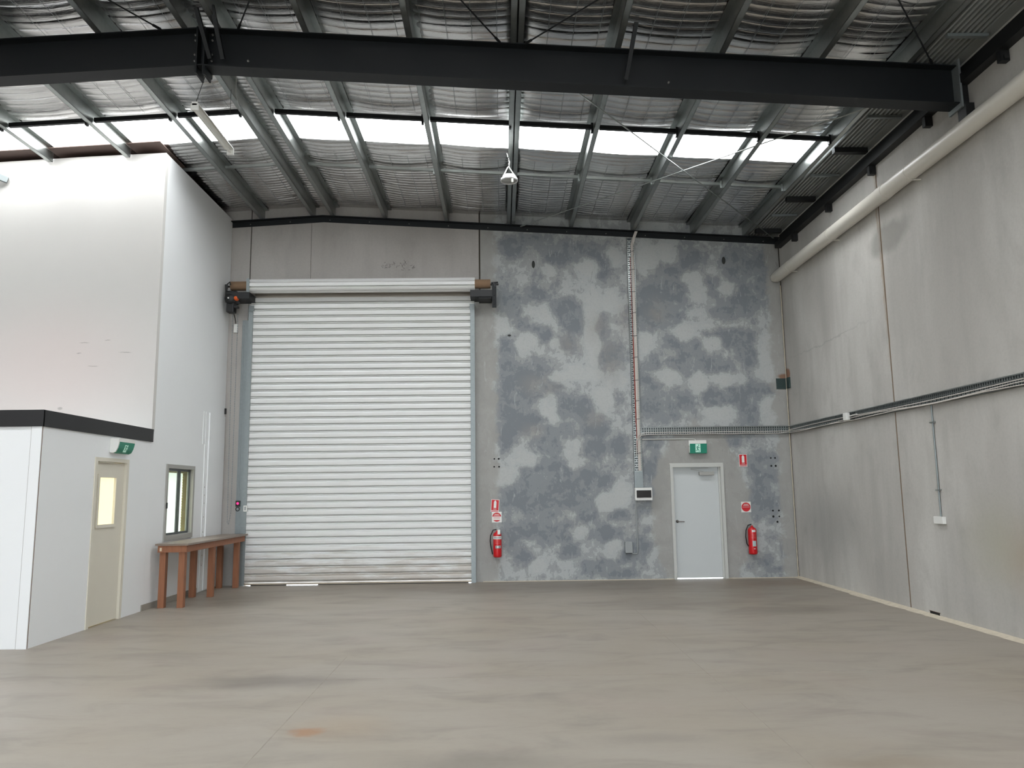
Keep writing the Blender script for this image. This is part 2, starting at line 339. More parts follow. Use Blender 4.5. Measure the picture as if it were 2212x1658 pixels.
def patch_field(x, z):
    """(patch, warm, edge) at points of the wall, numpy arrays"""
    def un(L, lo, hi):
        a = np.full(x.shape, -9.0)
        for cx, cz, rx, rz in L: a = np.maximum(a, 1-np.sqrt(((x-cx)/rx)**2+((z-cz)/rz)**2))
        return np.clip(a, lo, hi)
    f = .62*un(DARK, -.4, .45)-.85*un(PALE, -.2, .5)-.03
    warm = np.clip(un(WARM, -.3, 1)+.3, 0, 1)
    st = lambda v, a, b: np.clip((v-a)/(b-a), 0, 1)
    edge = np.maximum(st(x, .05, -.25), st(x, 5.15, 5.45))
    door = np.clip(1.25-np.sqrt(((x-3.75)/.85)**2+((z-1.2)/1.5)**2), 0, .3)/.3
    return f, warm, np.maximum(edge, door*.9)
def make_patchy():
    g = NT('precast_concrete_patchy', .8)
    def attr(n):
        a = g.t.nodes.new('ShaderNodeAttribute'); a.attribute_name = n; return a.outputs['Fac']
    n1 = g.math('SUBTRACT', g.noise(g.tc, 1.5, 9, .62, .6), .5); n2 = g.math('SUBTRACT', g.noise(g.tc, 3.6, 10, .68, .35), .5)
    n3 = g.math('SUBTRACT', g.noise(g.mapping(g.tc, rot=(0, .6, 0), scale=(1, 1, .6)), 9, 8, .72, .7), .5)
    f = g.math('ADD', attr('patch'), g.math('MULTIPLY', n1, 1.0)); f = g.math('ADD', f, g.math('MULTIPLY', n2, 1.8)); f = g.math('ADD', f, g.math('MULTIPLY', n3, .85))
    s1 = g.ramp(f, -.13, -.09); s2 = g.ramp(f, .07, .13); s3 = g.ramp(f, .34, .42); s0 = g.ramp(f, -.40, -.36)
    tone = g.noise(g.tc, 1.1, 3)
    pale = g.mix(tone, (0.402, 0.426, 0.431), (0.437, 0.450, 0.440))
    midc = g.mix(tone, (0.317, 0.338, 0.349), (0.329, 0.331, 0.321))
    drk = g.mix(tone, (0.228, 0.249, 0.270), (0.254, 0.266, 0.275))
    c = g.mix(s0, (0.442, 0.457, 0.449), pale); c = g.mix(s1, c, midc); c = g.mix(s2, c, drk); c = g.mix(s3, c, (0.192, 0.209, 0.229))
    wv = g.math('MULTIPLY', attr('warm'), g.ramp(g.noise(g.tc, 3, 6, .65), .3, .6))
    c = g.mix(g.math('MULTIPLY', wv, .5), c, (0.305, 0.286, 0.266))
    fine = g.noise(g.tc, 30, 6, .75)
    c = g.mix(g.math('MULTIPLY', g.ramp(fine, .45, .8), .30), c, (0.198, 0.207, 0.216))
    plain = g.mix(g.noise(g.mapping(g.tc, scale=(1, 1, .5)), 1.5, 6, .6), (.265, .258, .24), (.40, .393, .37))
    ef = g.ramp(g.math('ADD', attr('edge'), g.math('MULTIPLY', n2, 1.6)), .25, .6)
    c = g.mix(g.math('MULTIPLY', ef, .85), c, plain)
    scr = g.ramp(g.noise(g.mapping(g.tc, rot=(0, .7, 0), scale=(1, 1, .25)), 11, 6, .72, 1.2), .60, .68)
    c = g.mix(g.math('MULTIPLY', scr, .5), c, (0.466, 0.480, 0.483))
    scr2 = g.ramp(g.noise(g.mapping(g.tc, rot=(0, -.5, 0), scale=(1, 1, .3)), 8, 6, .75, 1.5), .64, .70)
    c = g.mix(g.math('MULTIPLY', scr2, .5), c, (0.140, 0.146, 0.151))
    warp = g.vadd(g.tc, g.vscale(g.sub(g.noise(g.tc, 3, 5, .6, out=1), (.5, .5, .5)), .2))
    c = g.mix(g.ramp(g.blob(warp, (5.5, D, 3.79), (.17, 9, .09)), 0, .5), c, (0.257, 0.151, 0.099))
    g.color(c); g.bump(g.math('ADD', g.math('MULTIPLY', s1, -.6), g.noise(g.tc, 22, 5, .7)), .25, .006)
    return g.m
conc_patchy = make_patchy()
def make_floor():
    g = NT('burnished_concrete_floor', .4)
    big = g.noise(g.mapping(g.tc, scale=(.8, 1, 1)), .55, 4, .5, .5); mid = g.noise(g.mapping(g.tc, scale=(.6, 1.4, 1)), 1.7, 6, .6, .6); fine = g.noise(g.mapping(g.tc, scale=(.5, 1, 1)), 20, 6, .7)
    c = g.mix(g.ramp(big, .3, .7), (0.292, 0.255, 0.205), (0.308, 0.277, 0.235))
    c = g.mix(g.math('MULTIPLY', g.ramp(mid, .46, .78), .75), c, (0.212, 0.189, 0.160))
    c = g.mix(g.math('MULTIPLY', g.ramp(fine, .45, .8), .14), c, (0.172, 0.151, 0.129))
    pk = g.noise(g.tc, .9, 2, out=0)
    c = g.mix(g.math('MULTIPLY', g.ramp(pk, .5, .75), .25), c, (0.314, 0.253, 0.221))
    warp = g.vadd(g.tc, g.vscale(g.sub(g.noise(g.tc, 2.2, 4, .6, out=1), (.5, .5, .5)), .35))
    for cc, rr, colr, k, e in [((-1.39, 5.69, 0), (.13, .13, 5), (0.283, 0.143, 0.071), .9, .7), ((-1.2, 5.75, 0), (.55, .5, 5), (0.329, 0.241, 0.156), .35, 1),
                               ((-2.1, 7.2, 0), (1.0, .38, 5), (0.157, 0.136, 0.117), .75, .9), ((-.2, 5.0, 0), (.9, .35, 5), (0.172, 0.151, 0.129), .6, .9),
                               ((-3.3, 10.6, 0), (1.3, .5, 5), (0.197, 0.166, 0.135), .35, .9), ((4.6, 13.9, 0), (2.2, .9, 5), (0.212, 0.151, 0.100), .7, .9),  # corner blob paints the brownish wall reflection into the floor
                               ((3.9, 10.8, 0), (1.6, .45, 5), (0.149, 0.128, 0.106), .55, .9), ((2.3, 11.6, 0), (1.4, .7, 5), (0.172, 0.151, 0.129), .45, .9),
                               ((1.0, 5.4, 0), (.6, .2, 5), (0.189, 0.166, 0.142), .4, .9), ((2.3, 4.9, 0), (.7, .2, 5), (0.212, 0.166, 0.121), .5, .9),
                               ((.3, 13.9, 0), (6.5, 1.6, 5), (0.172, 0.147, 0.121), .7, .9), ((3.5, 12.5, 0), (2.6, 2.4, 5), (0.189, 0.163, 0.131), .5, 1), ((-4.2, 12.6, 0), (1.0, 1.2, 5), (0.157, 0.136, 0.106), .6, .8)]:  # back-wall blobs paint the wall's dark reflection into the floor colour
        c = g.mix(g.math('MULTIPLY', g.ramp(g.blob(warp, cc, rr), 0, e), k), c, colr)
    # scuffs
    sc = g.ramp(g.noise(g.mapping(g.tc, rot=(0, 0, .5), scale=(.5, 3, 1)), 2.5, 7, .7, 2.0), .70, .74)
    c = g.mix(g.math('MULTIPLY', sc, .35), c, (0.134, 0.121, 0.100))
    g.color(c)
    g.put(g.b.inputs['Roughness'], g.math('ADD', .34, g.math('MULTIPLY', mid, .22)))
    g.bump(g.math('ADD', g.noise(g.tc, 4, 4), fine), .05, .004)
    return g.m
floor_m = make_floor()
def make_upper():
    g = NT('painted_board_wall', .6)
    c = g.mix(g.noise(g.tc, .6, 3), (.60, .585, .56), (.64, .628, .605))
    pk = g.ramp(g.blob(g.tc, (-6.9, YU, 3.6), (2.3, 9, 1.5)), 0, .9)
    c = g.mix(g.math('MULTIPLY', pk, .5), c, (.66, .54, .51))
    warp = g.vadd(g.tc, g.vscale(g.sub(g.noise(g.tc, 7, 5, .7, out=1), (.5, .5, .5)), .05))
    for x, z, rx, rz in [(-5.72, 3.83, .13, .010), (-6.2, 3.62, .10, .010), (-6.35, 3.98, .10, .008), (-6.65, 2.98, .05, .03), (-6.0, 4.02, .06, .008), (-6.42, 3.82, .05, .012)]:
        c = g.mix(g.math('MULTIPLY', g.ramp(g.blob(warp, (x, YU, z), (rx, 9, rz)), 0, .6), .5), c, (.22, .2, .19))
    g.color(c); return g.m
upper_m = make_upper()

slat_m = make_slat()
# ================================================================== STRUCTURE
fl = MB().box(XFAR-.3, XR+.3, YF-.2, D+.05, -.2, 0).build('floor', floor_m); fl['kind'] = 'structure'
ap = MB().box(-20, 20, D+.051, D+25, -.25, -.03).box(-20, 20, YF-25, YF-.21, -.25, -.03).build('outside_apron', apron_m); ap['kind'] = 'structure'
# saw-cut control joints, flush dark lines of dirt in the slab
cutm = mat('dirt_filled_saw_cut', (150, 144, 133), .9, noise=.4, nscale=9)
sc_ = MB().box(1.846, 1.850, 2.0, D-.02, -.001, .0012).box(-1.605, -1.600, 2.0, 8.2, -.001, .0012).box(-1.6, 1.845, 7.23, 7.235, -.001, .0012).box(1.85, 5.4, 7.23, 7.235, -.001, .0012)
j = sc_.build('saw_cut', cutm, fl)

# ---- back wall, precast panels as parts
TOPZ = 7.45
wb = setting('wall_back', (0, D, 0))
def top_prism(mb, x0, x1, z0, y0=D, y1=D+.18, extra=.30):
    xs = [x0] + ([RX] if x0 < RX < x1 else []) + [x1]
    poly = [(x0, z0), (x1, z0)] + [(x, line(x)+extra) for x in reversed(xs)]
    return mb.prism(poly, 'y', y0, y1)
top_prism(MB(), XFAR, -4.89, 0).build('concrete_panel', conc_plain, wb)
top_prism(MB(), -4.87, -3.703, 5.44).build('concrete_panel', conc_plain, wb)
top_prism(MB(), -3.697, -.405, 5.441).build('concrete_panel', conc_plain, wb)
mb = MB(); mb.box(-4.87, -4.76, D, D+.18, 0, 5.44); mb.build('door_jamb', conc_plain, wb)
mb = MB(); mb.box(-.375, 3.22, D, D+.18, 0, 2.13); mb.box(4.20, XR, D, D+.18, 0, 2.13); top_prism(mb, -.375, XR+.1, 2.13)
mb.box(-.54, -.375, D, D+.18, 0, 5.44)
pp = mb.build('concrete_panel', conc_patchy, wb)
_bm = bmesh.new(); _bm.from_mesh(pp.data)
for k in range(1, 75): bmesh.ops.bisect_plane(_bm, geom=_bm.verts[:]+_bm.edges[:]+_bm.faces[:], plane_co=(-.55+k*.083, 0, 0), plane_no=(1, 0, 0))
for k in range(1, 90): bmesh.ops.bisect_plane(_bm, geom=_bm.verts[:]+_bm.edges[:]+_bm.faces[:], plane_co=(0, 0, k*.083), plane_no=(0, 0, 1))
_bm.to_mesh(pp.data); _bm.free()
_co = np.array([v.co[:] for v in pp.data.vertices]); _f = patch_field(_co[:, 0], _co[:, 2])
for nm, arr in zip(('patch', 'warm', 'edge'), _f):
    at = pp.data.attributes.new(nm, 'FLOAT', 'POINT'); at.data.foreach_set('value', arr.astype(np.float32))
# dark sealant strips behind the open joints
MB().box(-4.90, -4.86, D+.05, D+.17, 5.44, 7.3).box(-.41, -.37, D+.05, D+.17, 5.44, 7.22).box(-3.71, -3.69, D+.03, D+.17, 5.44, 7.3).build('joint_backing', mat('dark_joint_sealant', (82, 76, 68), .9), wb)
# cast-in ferrule holes and lifting recesses, their shade painted as dark discs
holes = MB()
for cx, cz, dx, dz in [(-.09, 2.20, .045, .075), (5.19, 2.155, .04, .075), (5.18, 1.185, .055, .055)]:
    for a in (-1, 1):
        for b in (-1, 1):
            holes.disc((cx+a*dx+random.uniform(-.006, .006), D-.001, cz+b*dz), .017+random.uniform(-.002, .005), 'y', 10, .006)
holes.disc((5.20, D-.001, 1.03), .02, 'y', 10, .006)
holes.build('fixing_hole', hole_shade_m, wb)['kind'] = 'stuff'
lr = MB(); lr.disc((.67, D-.001, 6.08), .032, 'y', 14, .008, .075); lr.disc((4.437, D-.001, 6.13), .035, 'y', 14, .008, .075); lr.disc((.18, D-.001, 4.66), .035, 'y', 10, .006, .02)
lr.build('lifting_recess', mat('recess_dark', (52, 54, 52), .9), wb)
cr_ = MB()
random.seed(3)
for k in range(34):
    x = -2.3+.62*random.random(); z = 6.14-.12*random.random()-.15*abs(x+2.2)*random.random()
    p = (x, D-.0015, z); a = random.uniform(0, 3.1); l = random.uniform(.02, .07)
    q = (x+l*math.cos(a), D-.0015, z+l*math.sin(a)); cr_.bar(p, q, .006, .003, (0, 1, 0))
cr_.build('scratch', mat('scratch_grey', (98, 96, 92), .9), wb)['kind'] = 'stuff'

# ---- right wall
wr = setting('wall_right', (XR, 4, 0))
ys = [YF, -6.0, -1.8, 2.45, 6.58]
yy = [YF, -5.9, -1.75, 2.4, 6.55, 10.69, D+.18]
for i in range(len(yy)-1):
    a, b = yy[i]+(.018 if i else 0), yy[i+1]-(.018 if i < len(yy)-2 else 0)
    MB().box(XR, XR+.18, a, b, 0, 6.9).build('concrete_panel', conc_right, wr)
jm = mat('brown_joint_sealant', (118, 100, 78), .9, noise=.35, nscale=5)
mb = MB()
for y in yy[1:-1]: mb.box(XR+.006, XR+.1, y-.019, y+.019, 0, 6.6)
mb.build('joint_sealant', jm, wr)
MB().box(XR-.014, XR, D-.014, D, 0, 6.4).build('corner_sealant', mat('corner_sealant', (70, 66, 60), .9), wr)
MB().tube([(XR-.03, D-.05, .02), (XR-.03, D-.05, 5.6)], .009, 6).build('corner_bead', filler, wr)
MB().box(XR-.004, XR+.03, 9.99, 10.21, .012, .06).build('drain_slot', hole_shade_m, wr)  # solid dark box painted as the shade inside the slot
MB().box(XR-.004, XR+.001, 9.97, 10.23, .058, .063).build('slot_lip', mat('rusty_lip', (92, 52, 36), .8), wr)
# pale filler strip along the floor edge
mb = MB(); random.seed(5); n = 90; top = []; bot = []
for i in range(n+1):
    y = 2+(D-2)*i/n; w = .07+.025*random.random()+(.03 if 11 < y < 12.3 else 0)
    top.append((XR, y, .030)); bot.append((XR-w, y, .001))
mb.add(top+bot, [(i, i+1, n+2+i, n+1+i) for i in range(n)])
mb.build('trim_1', filler)['kind'] = 'structure'
t2 = MB().box(-.36, 3.2, D-.02, D, 0, .012).box(4.22, XR-.05, D-.02, D, 0, .012).build('trim_2', filler); t2['kind'] = 'structure'

# ---- far left wall & front wall (behind the camera), with unseen doorways added and sized for fill daylight
wl = MB().box(XFAR-.18, XFAR, YF, D, 0, 7.0).build('wall_left', conc_plain); wl['kind'] = 'structure'
wf = setting('wall_front', (0, YF, 0))
top_prism(MB(), XFAR, -6.0, 0, YF-.18, YF, .3).build('concrete_panel', conc_plain, wf)
top_prism(MB(), -6.0, -1.4, 4.6, YF-.18, YF, .3).build('concrete_panel', conc_plain, wf)
top_prism(MB(), -1.4, -.2, 0, YF-.18, YF, .3).build('concrete_panel', conc_plain, wf)
top_prism(MB(), -.2, 4.4, 4.6, YF-.18, YF, .3).build('concrete_panel', conc_plain, wf)
top_prism(MB(), 4.4, XR+.1, 0, YF-.18, YF, .3).build('concrete_panel', conc_plain, wf)

# ---- roof: outer sheet, insulation blankets, skylight sheets
ce = setting('ceiling', (0, 0, 7.3))
sky_bands = [(10.87, 11.65), (4.72, 5.50), (-1.43, -.65), (-7.58, -6.80)]
def roof_quad(mb, x0, x1, y0, y1, dz, t=.03):
    xs = [x0] + ([RX] if x0 < RX < x1 else []) + [x1]
    poly = [(x, line(x)+dz) for x in xs] + [(x, line(x)+dz+t) for x in reversed(xs)]
    mb.prism(poly, 'y', y0, y1)
mb = MB(); e = YF-.3
for (a, b) in sorted(sky_bands):
    roof_quad(mb, XFAR-.3, XR+.3, e, a, .27); e = b
roof_quad(mb, XFAR-.3, XR+.3, e, D+.3, .27)
roof_quad(mb, RX-.30, RX+.30, YF-.3, D+.3, .305, .02)
mb.build('roof_sheet', galv_dull, ce)

PX = [-11.9, -10.7, -9.5, -8.28, -7.06, -5.85, -4.66, -3.66, -3.27, -2.24, -1.03, .235, 1.42, 2.65, 3.83, 4.87]
def foil_bay(xa, xb, ya, yb, seed, dens, per, coarse=False):
    rng = np.random.RandomState(seed)
    nx = 7 if coarse else 18; ny = max(4, int((yb-ya)/(.12 if coarse else .0085)))
    u = np.linspace(0, 1, nx); y = np.linspace(ya, yb, ny)
    U, Y = np.meshgrid(u, y); X = xa+(xb-xa)*U
    ph = rng.rand(12)*6.28
    wob = .35*np.sin(Y*2.1+ph[0])+.25*np.sin(Y*5.3+X*3+ph[1])+.5*dens*np.sin(X*4.5+ph[2])*np.sin(Y*1.3+ph[3])
    arg = PI*(Y+.03*wob)/per
    dist = np.abs(((arg/PI)+.5) % 1 - .5)*per
    pill = (1-np.exp(-dist/.011))*(.72+.28*np.abs(np.sin(arg)))
    amp = .0125-.001*dens*(.5+.5*np.sin(np.floor(arg/PI)*2.4+X*2.2+ph[4]))
    xw = np.abs(np.sin(PI*(X-.1)/.30))**.4
    fold = np.zeros_like(X)
    for k in range(int(5+5*dens)):
        yc = ya+(yb-ya)*rng.rand(); xc = xa+(xb-xa)*rng.rand(); w = .010+.02*rng.rand(); L = .15+.4*rng.rand(); sl = rng.randn()*.06
        fold += (.004+.007*rng.rand())*np.exp(-((Y-yc-sl*(X-xc)-.02*np.sin(X*9+ph[5]))/w)**2)*np.exp(-((X-xc)/L)**2)
    Z = 7.09-SL*np.abs(X-RX)+.232-.055*np.sin(PI*U)**.8*np.clip(np.minimum(Y-ya, yb-Y)/.35, .18, 1)
    Z = Z-amp*pill*(.65+.35*xw)-fold*np.sin(PI*U)**.3+.010*np.sin(Y*3+X*2+ph[6])
    Z = np.minimum(Z, 7.09-SL*np.abs(X-RX)+.265)
    vs = np.stack([X, Y, Z], -1).reshape(-1, 3).tolist()
    fs = [(r*nx+c, r*nx+c+1, (r+1)*nx+c+1, (r+1)*nx+c) for r in range(ny-1) for c in range(nx-1)]
    # turned-up ends that close the blanket against the sheet
    mb = MB(); mb.add(vs, fs, True)
    for r in (0, ny-1):
        k = len(mb.v); row = [vs[r*nx+c] for c in range(nx)]
        mb.add(row+[(p[0], p[1], 7.09-SL*abs(p[0]-RX)+.285) for p in row], [(c, c+1, nx+c+1, nx+c) for c in range(nx-1)])
    return mb
seed = 0
segs = [(YF, -7.58, 1), (-6.8, -1.43, 1), (-.65, 4.72, 1), (5.50, 10.87, 0), (11.65, D, 0)]
for i in range(len(PX)-1):
    xa, xb = PX[i]+.0, PX[i+1]-.0
    for (ya, yb, co) in (segs if PX[i] != -3.66 else [(YF, 4.7, 1), (4.7, D, 0)]):
        seed += 1
        hidden = (xb < -7.3)
        m_ = foil
        coarse = bool(co) or hidden
        if yb >= D-.01: dens, per = (.9, .105)
        else: dens, per = (.35, .152)
        if xb < -5.2 and ya > 11: coarse = True if xb < -7.3 else coarse
        ob = foil_bay(xa, xb, ya, yb, seed, dens, per, coarse).build('insulation_blanket', m_, ce, fix=False)
    for (a, b) in sky_bands:
        if PX[i] == -3.66: continue
        MB().prism([(xa, line(xa)+.275), (xb, line(xb)+.275), (xb, line(xb)+.285), (xa, line(xa)+.285)], 'y', a-.06, b+.06).build('skylight_sheet', skylight_m, ce)
# safety mesh wires drawn tight under the blankets
wire = MB()
for i in range(5, len(PX)-1):
    xa, xb = PX[i], PX[i+1]
    k = math.ceil(xa/.3)
    while k*.3 < xb-.02:
        x = k*.3
        if x > xa+.04:
            u = (x-xa)/(xb-xa); z = line(x)+.222-.055*math.sin(PI*u)**.8
            for (ya, yb) in ((6.6, 10.87), (11.65, D)): wire.bar((x, ya+.35, z-.024), (x, yb-.35, z-.024), .0035)
        k += 1
wire.build('safety_mesh', galv_dull, ce)['kind'] = 'stuff'

# ribbed soffit sheet of the box gutter along the right wall
prof = []; n = 0; x = 4.93
while x < 5.42:
    prof += [(x, 6.72), (x+.022, 6.72), (x+.028, 6.625), (x+.053, 6.625)]; x += .062
gut = MB(); gut.strip(prof, 'y', YF, D)
go = gut.build('gutter_sheet', mat('grey_ribbed_sheet', (150, 154, 152), .45, .2, noise=.15, nscale=3), ce, fix=False)
MB().box(5.40, XR+.01, YF, D, 6.64, 6.66).build('gutter_lip', MATS['grey_ribbed_sheet'], ce)

# ================================================================== STEEL
# purlins: Z-sections running front to back
def purlin_mesh(x, side, y0, y1):
    """side -1: web faces left, flange goes right; +1 mirrored"""
    z = line(x); t = .004; mb = MB(); f = .074; w = .2
    s = side
    mb.prism([(x, z), (x+s*f, z-s*0), (x+s*f, z+t), (x, z+t)], 'y', y0, y1)
    mb.prism([(x, z), (x+s*t, z), (x+s*t, z+w), (x, z+w)], 'y', y0, y1)
    mb.prism([(x+s*f, z), (x+s*(f-t), z), (x+s*(f-t), z+.018), (x+s*f, z+.018)], 'y', y0, y1)
    mb.prism([(x, z+w), (x-s*f, z+w), (x-s*f, z+w-t), (x, z+w-t)], 'y', y0, y1)
    return mb
names = {-11.9: 'farthest left of all, above the office block', -10.7: 'second from the far left wall', -9.5: 'third from the far left wall', -8.28: 'above the upper white box, left of the picture edge',
         -7.06: 'cut by the left edge above the white box', -5.85: 'second bay above the white box roof', -4.66: 'passing over the corner of the white box',
         -3.66: 'left one of the ridge pair', -3.27: 'right one of the ridge pair', -2.24: 'first down the slope right of the ridge', -1.03: 'second down the slope right of the ridge',
         .235: None, 1.42: 'first to the right of the doubled purlin', 2.65: 'ending above the vertical cable tray', 3.83: 'crossed by brace rods near the right side', 4.87: 'last one beside the ribbed gutter sheet'}
for x in PX:
    y1 = D-.005 if x > XL else (YU+.0-.01 if x > -8 else YU-.01)
    grp = 'galvanised roof purlins'
    if x == .235:
        t = thing('double_purlin', 'pair of galvanised purlins back to back with dark gap, carrying the pendant lamp', 'roof purlin', (x, 8, line(x)), grp)
        a = purlin_mesh(x+.006-.0, 1, 2.4, y1); a.build('channel', galv, t)
        b = purlin_mesh(x-.006, -1, 2.4, y1); b.build('channel', galv, t)
    else:
        sd = -1 if x < 0 else 1
        if x == -3.27: sd = -1
        o = purlin_mesh(x+.037*(-sd), sd, 2.4 if x > -8 else 2.4, y1).build('roof_purlin', galv)
        tag(o, 'galvanised steel roof purlin, '+names[x], 'roof purlin', grp)
# rear part of the roof structure (behind the camera)
for x in PX[3:]:
    pass

# portal rafter (the big dark beam)
rb = thing('portal_rafter', 'big charcoal I-beam rafter crossing the whole picture below the roof', 'beam', (RX, 8.49, 6.6))
BY0, BY1, DEP = 8.385, 8.60, .478
def rafter(mbfun, y0, y1, parent):
    xs = [XFAR+.02, RX, XR-.13]
    def band(z0, z1, ya, yb):
        mb = MB()
        for a, b in ((xs[0], xs[1]), (xs[1], xs[2])):
            mb.prism([(a, line(a)+z0), (b, line(b)+z0), (b, line(b)+z1), (a, line(a)+z1)], 'y', ya, yb)
        return mb
    yc = (y0+y1)/2
    band(-.013, 0, y0, y1).build('top_flange', dark_steel, parent)
    band(-DEP+.013, -.013, yc-.005, yc+.005).build('web', dark_steel, parent)
    band(-DEP, -DEP+.014, y0, y1).build('bottom_flange', dark_steel, parent)
rafter(None, BY0, BY1, rb)
# ridge splice plates, stiffeners, bolts, fly braces
mb = MB()
mb.box(RX-.055, RX-.035, BY0-.01, BY1+.01, line(RX)-DEP-.10, line(RX)-.0); mb.build('splice_plate', dark_steel, rb)
MB().box(RX+.03, RX+.05, BY0-.01, BY1+.01, line(RX)-DEP-.10, line(RX)).build('splice_plate', dark_steel, rb)
MB().prism([(BY0-.01, line(RX)-DEP-.12), (BY1+.02, line(RX)-DEP-.05), (BY1+.02, line(RX)-DEP), (BY0-.01, line(RX)-DEP)], 'x', RX+.045, RX+.06).build('haunch_plate', dark_steel, rb)
mb = MB()
for zz in (-.38, -.30, -.12, -.05): mb.lathe([(0, -.012), (.014, -.012), (.014, 0)], (RX-.10, BY0+.09, line(RX)+zz), 6, 'y'); mb.lathe([(0, -.012), (.014, -.012), (.014, 0)], (RX+.10, BY0+.09, line(RX)+zz), 6, 'y')
for xx, zz in ((1.49, -.41), (2.0, -.44), (-2.9, -.435)): mb.lathe([(0, -.02), (.014, -.02), (.014, .0)], (xx, BY0-.0, line(xx)+zz+.03), 6, 'y')
mb.build('bolt', mat('worn_bolt', (120, 120, 118), .5, .6), rb)['kind'] = 'stuff'
for (xa, za, xb) in ((1.585, .12, 1.50), (-3.24, .10, -3.19), (-3.42, .06, -3.34)):
    MB().bar((xa, BY0-.33 if xa > 0 else BY0-.28, line(xa)+za), (xb, BY0-.012, line(xb)-.40), .045, .045, (1, 0, 0)).build('fly_brace', dark_steel, rb)
MB().box(XR-.13, XR-.105, BY0-.03, BY1+.02, line(XR)-DEP-.05, line(XR)+.08).build('end_plate', galv_dull, rb)
MB().box(XR-.105, XR-.001, BY0-.06, BY0+.10, 5.90, 6.07).cbox(XR-.105, XR-.001, 8.41, 8.57, 6.10, 6.5, .004).build('wall_cleat', black_steel, rb)
# two more rafters over the part of the hall behind the camera
for yc_ in (2.35, -3.8):
    r2 = thing('portal_rafter', 'charcoal I-beam rafter over the hall behind the camera' + (', nearer one' if yc_ > 0 else ', farther one'), 'beam', (RX, yc_, 6.6))
    rafter(None, yc_-.1, yc_+.1, r2)
# angle carrying the purlins along the back wall
mb = MB()
an = MB()
for a, b in ((XFAR, RX), (RX, XR)):
    an.prism([(a, line(a)-.115), (b, line(b)-.115), (b, line(b)-.0), (a, line(a)-.0)], 'y', D-.012, D)
    an.prism([(a, line(a)-.012), (b, line(b)-.012), (b, line(b)), (a, line(a))], 'y', D-.10, D-.012)
ang = an.build('roof_angle', dark_steel); tag(ang, 'dark steel angle following the roof slope along the top of the back wall', 'steel angle')
ab = MB()
for k in range(14):
    x = -4.9+k*.78; ab.lathe([(0, -.012), (.010, -.012), (.010, 0)], (x, D-.012, line(x)-.07), 6, 'y')
b_ = ab.build('bolt', MATS['worn_bolt'], None); b_.parent = ang; b_['kind'] = 'stuff'
# eaves beam along the right wall with its hanging cleats and cross arms
ev = thing('eaves_beam', 'dark steel eaves beam above the right wall with hanging brackets', 'beam', (XR-.1, 8, 6.33))
MB().box(XR-.12, XR+.001-.002, YF+.1, D-.12, 6.33, 6.345).box(XR-.016, XR-.002, YF+.1, D-.12, 6.345, 6.60).box(XR-.12, XR-.105, YF+.1, D-.12, 6.345, 6.44).build('channel', black_steel, ev)
first = None
for y in (6.2, 7.7, 9.2, 10.7, 12.2, 13.7):
    if first is None:
        first = MB().box(XR-.10, XR-.002, -.035, .035, 6.20, 6.329).box(XR-.07, XR-.02, -.05, .05, 6.22, 6.26).build('hanging_bracket', black_steel, ev); first.location.y = y
    else:
        c = first.copy(); COL.objects.link(c); c.location.y = y
for k, y in enumerate((5.9, 6.85, 7.85, 8.75, 9.72, 10.72, 11.66, 12.62, 13.45, 14.25)):
    th = (k % 2 == 1)
    h_ = .075 if th else .035
    MB().box(4.99 if not th else 4.96, XR-.09, y-(.045 if th else .025), y+(.045 if th else .025), 6.622-h_, 6.622).build('cross_arm', black_steel if th else galv_dull, ev)
# bridging rows
def bridging(name, label, y, dz, h_, m_, x_from):
    t = thing(name, label, 'bridging bar', (0, y, line(0)+dz))
    xs = [x for x in PX if x >= x_from]
    for a, b in zip(xs[:-1], xs[1:]):
        if (a, b) == (-3.66, -3.27): continue
        a_, b_ = a+.05, b-.045
        MB().prism([(a_, line(a_)+dz), (b_, line(b_)+dz), (b_, line(b_)+dz+h_), (a_, line(a_)+dz+h_)], 'y', y-.025, y+.025).build('rail', m_, t)
        MB().box(b-.075, b-.042, y-.03, y+.03, line(b)+dz-.05, line(b)+dz+h_+.03).build('cleat', m_, t)
    return t
bridging('bridging_row', 'thin galvanised bridging row halfway between skylights and back wall', 12.42, .095, .045, galv, -5.9)
bridging('bridging_row', 'dark bridging row along the near edge of the bright skylights', 10.50, .03, .06, dark_steel, -8.3)
# brace rods
def rod(a, b, label, r=.009, m_=None):
    pa = (a[0], a[1], line(a[0])-.03-.012); pb = (b[0], b[1], line(b[0])-.03-.012)
    mb = MB().tube([pa, pb], r, 8)
    d = (Vector(pb)-Vector(pa)).normalized()
    t = thing('brace_rod', label, 'brace rod', ((pa[0]+pb[0])/2, (pa[1]+pb[1])/2, (pa[2]+pb[2])/2), 'diagonal roof brace rods')
    mb.build('rod', m_ or galv, t)
    for p, s_ in ((Vector(pa), 1), (Vector(pb), -1)):
        MB().tube([p+d*s_*.02, p+d*s_*.12], .016, 8).build('end_nut', m_ or galv, t)
rod((.42, 8.62), (5.40, 14.5), 'galvanised brace rod from beam middle to the far right corner')
rod((.42, 14.55), (5.40, 8.72), 'galvanised brace rod from cable tray side to beam end by the pipe')
rod((.32, 8.34), (5.3, 2.5), 'dark brace rod crossing upward to the right above the beam', m_=dark_steel)
rod((5.1, 8.33), (.1, 2.6), 'dark brace rod at the top right above the beam end', m_=dark_steel)
rod((.04, 8.34), (-3.5, 1.4+.6), 'dark brace rod meeting the beam at mid picture from upper left', m_=dark_steel)
rod((-3.02, 8.34), (.2, 2.6), 'dark brace rod just right of the ridge splice', m_=dark_steel)
rod((-3.90, 8.34), (-7.2, 2.4), 'dark brace rod left of the ridge splice above the beam', m_=dark_steel)

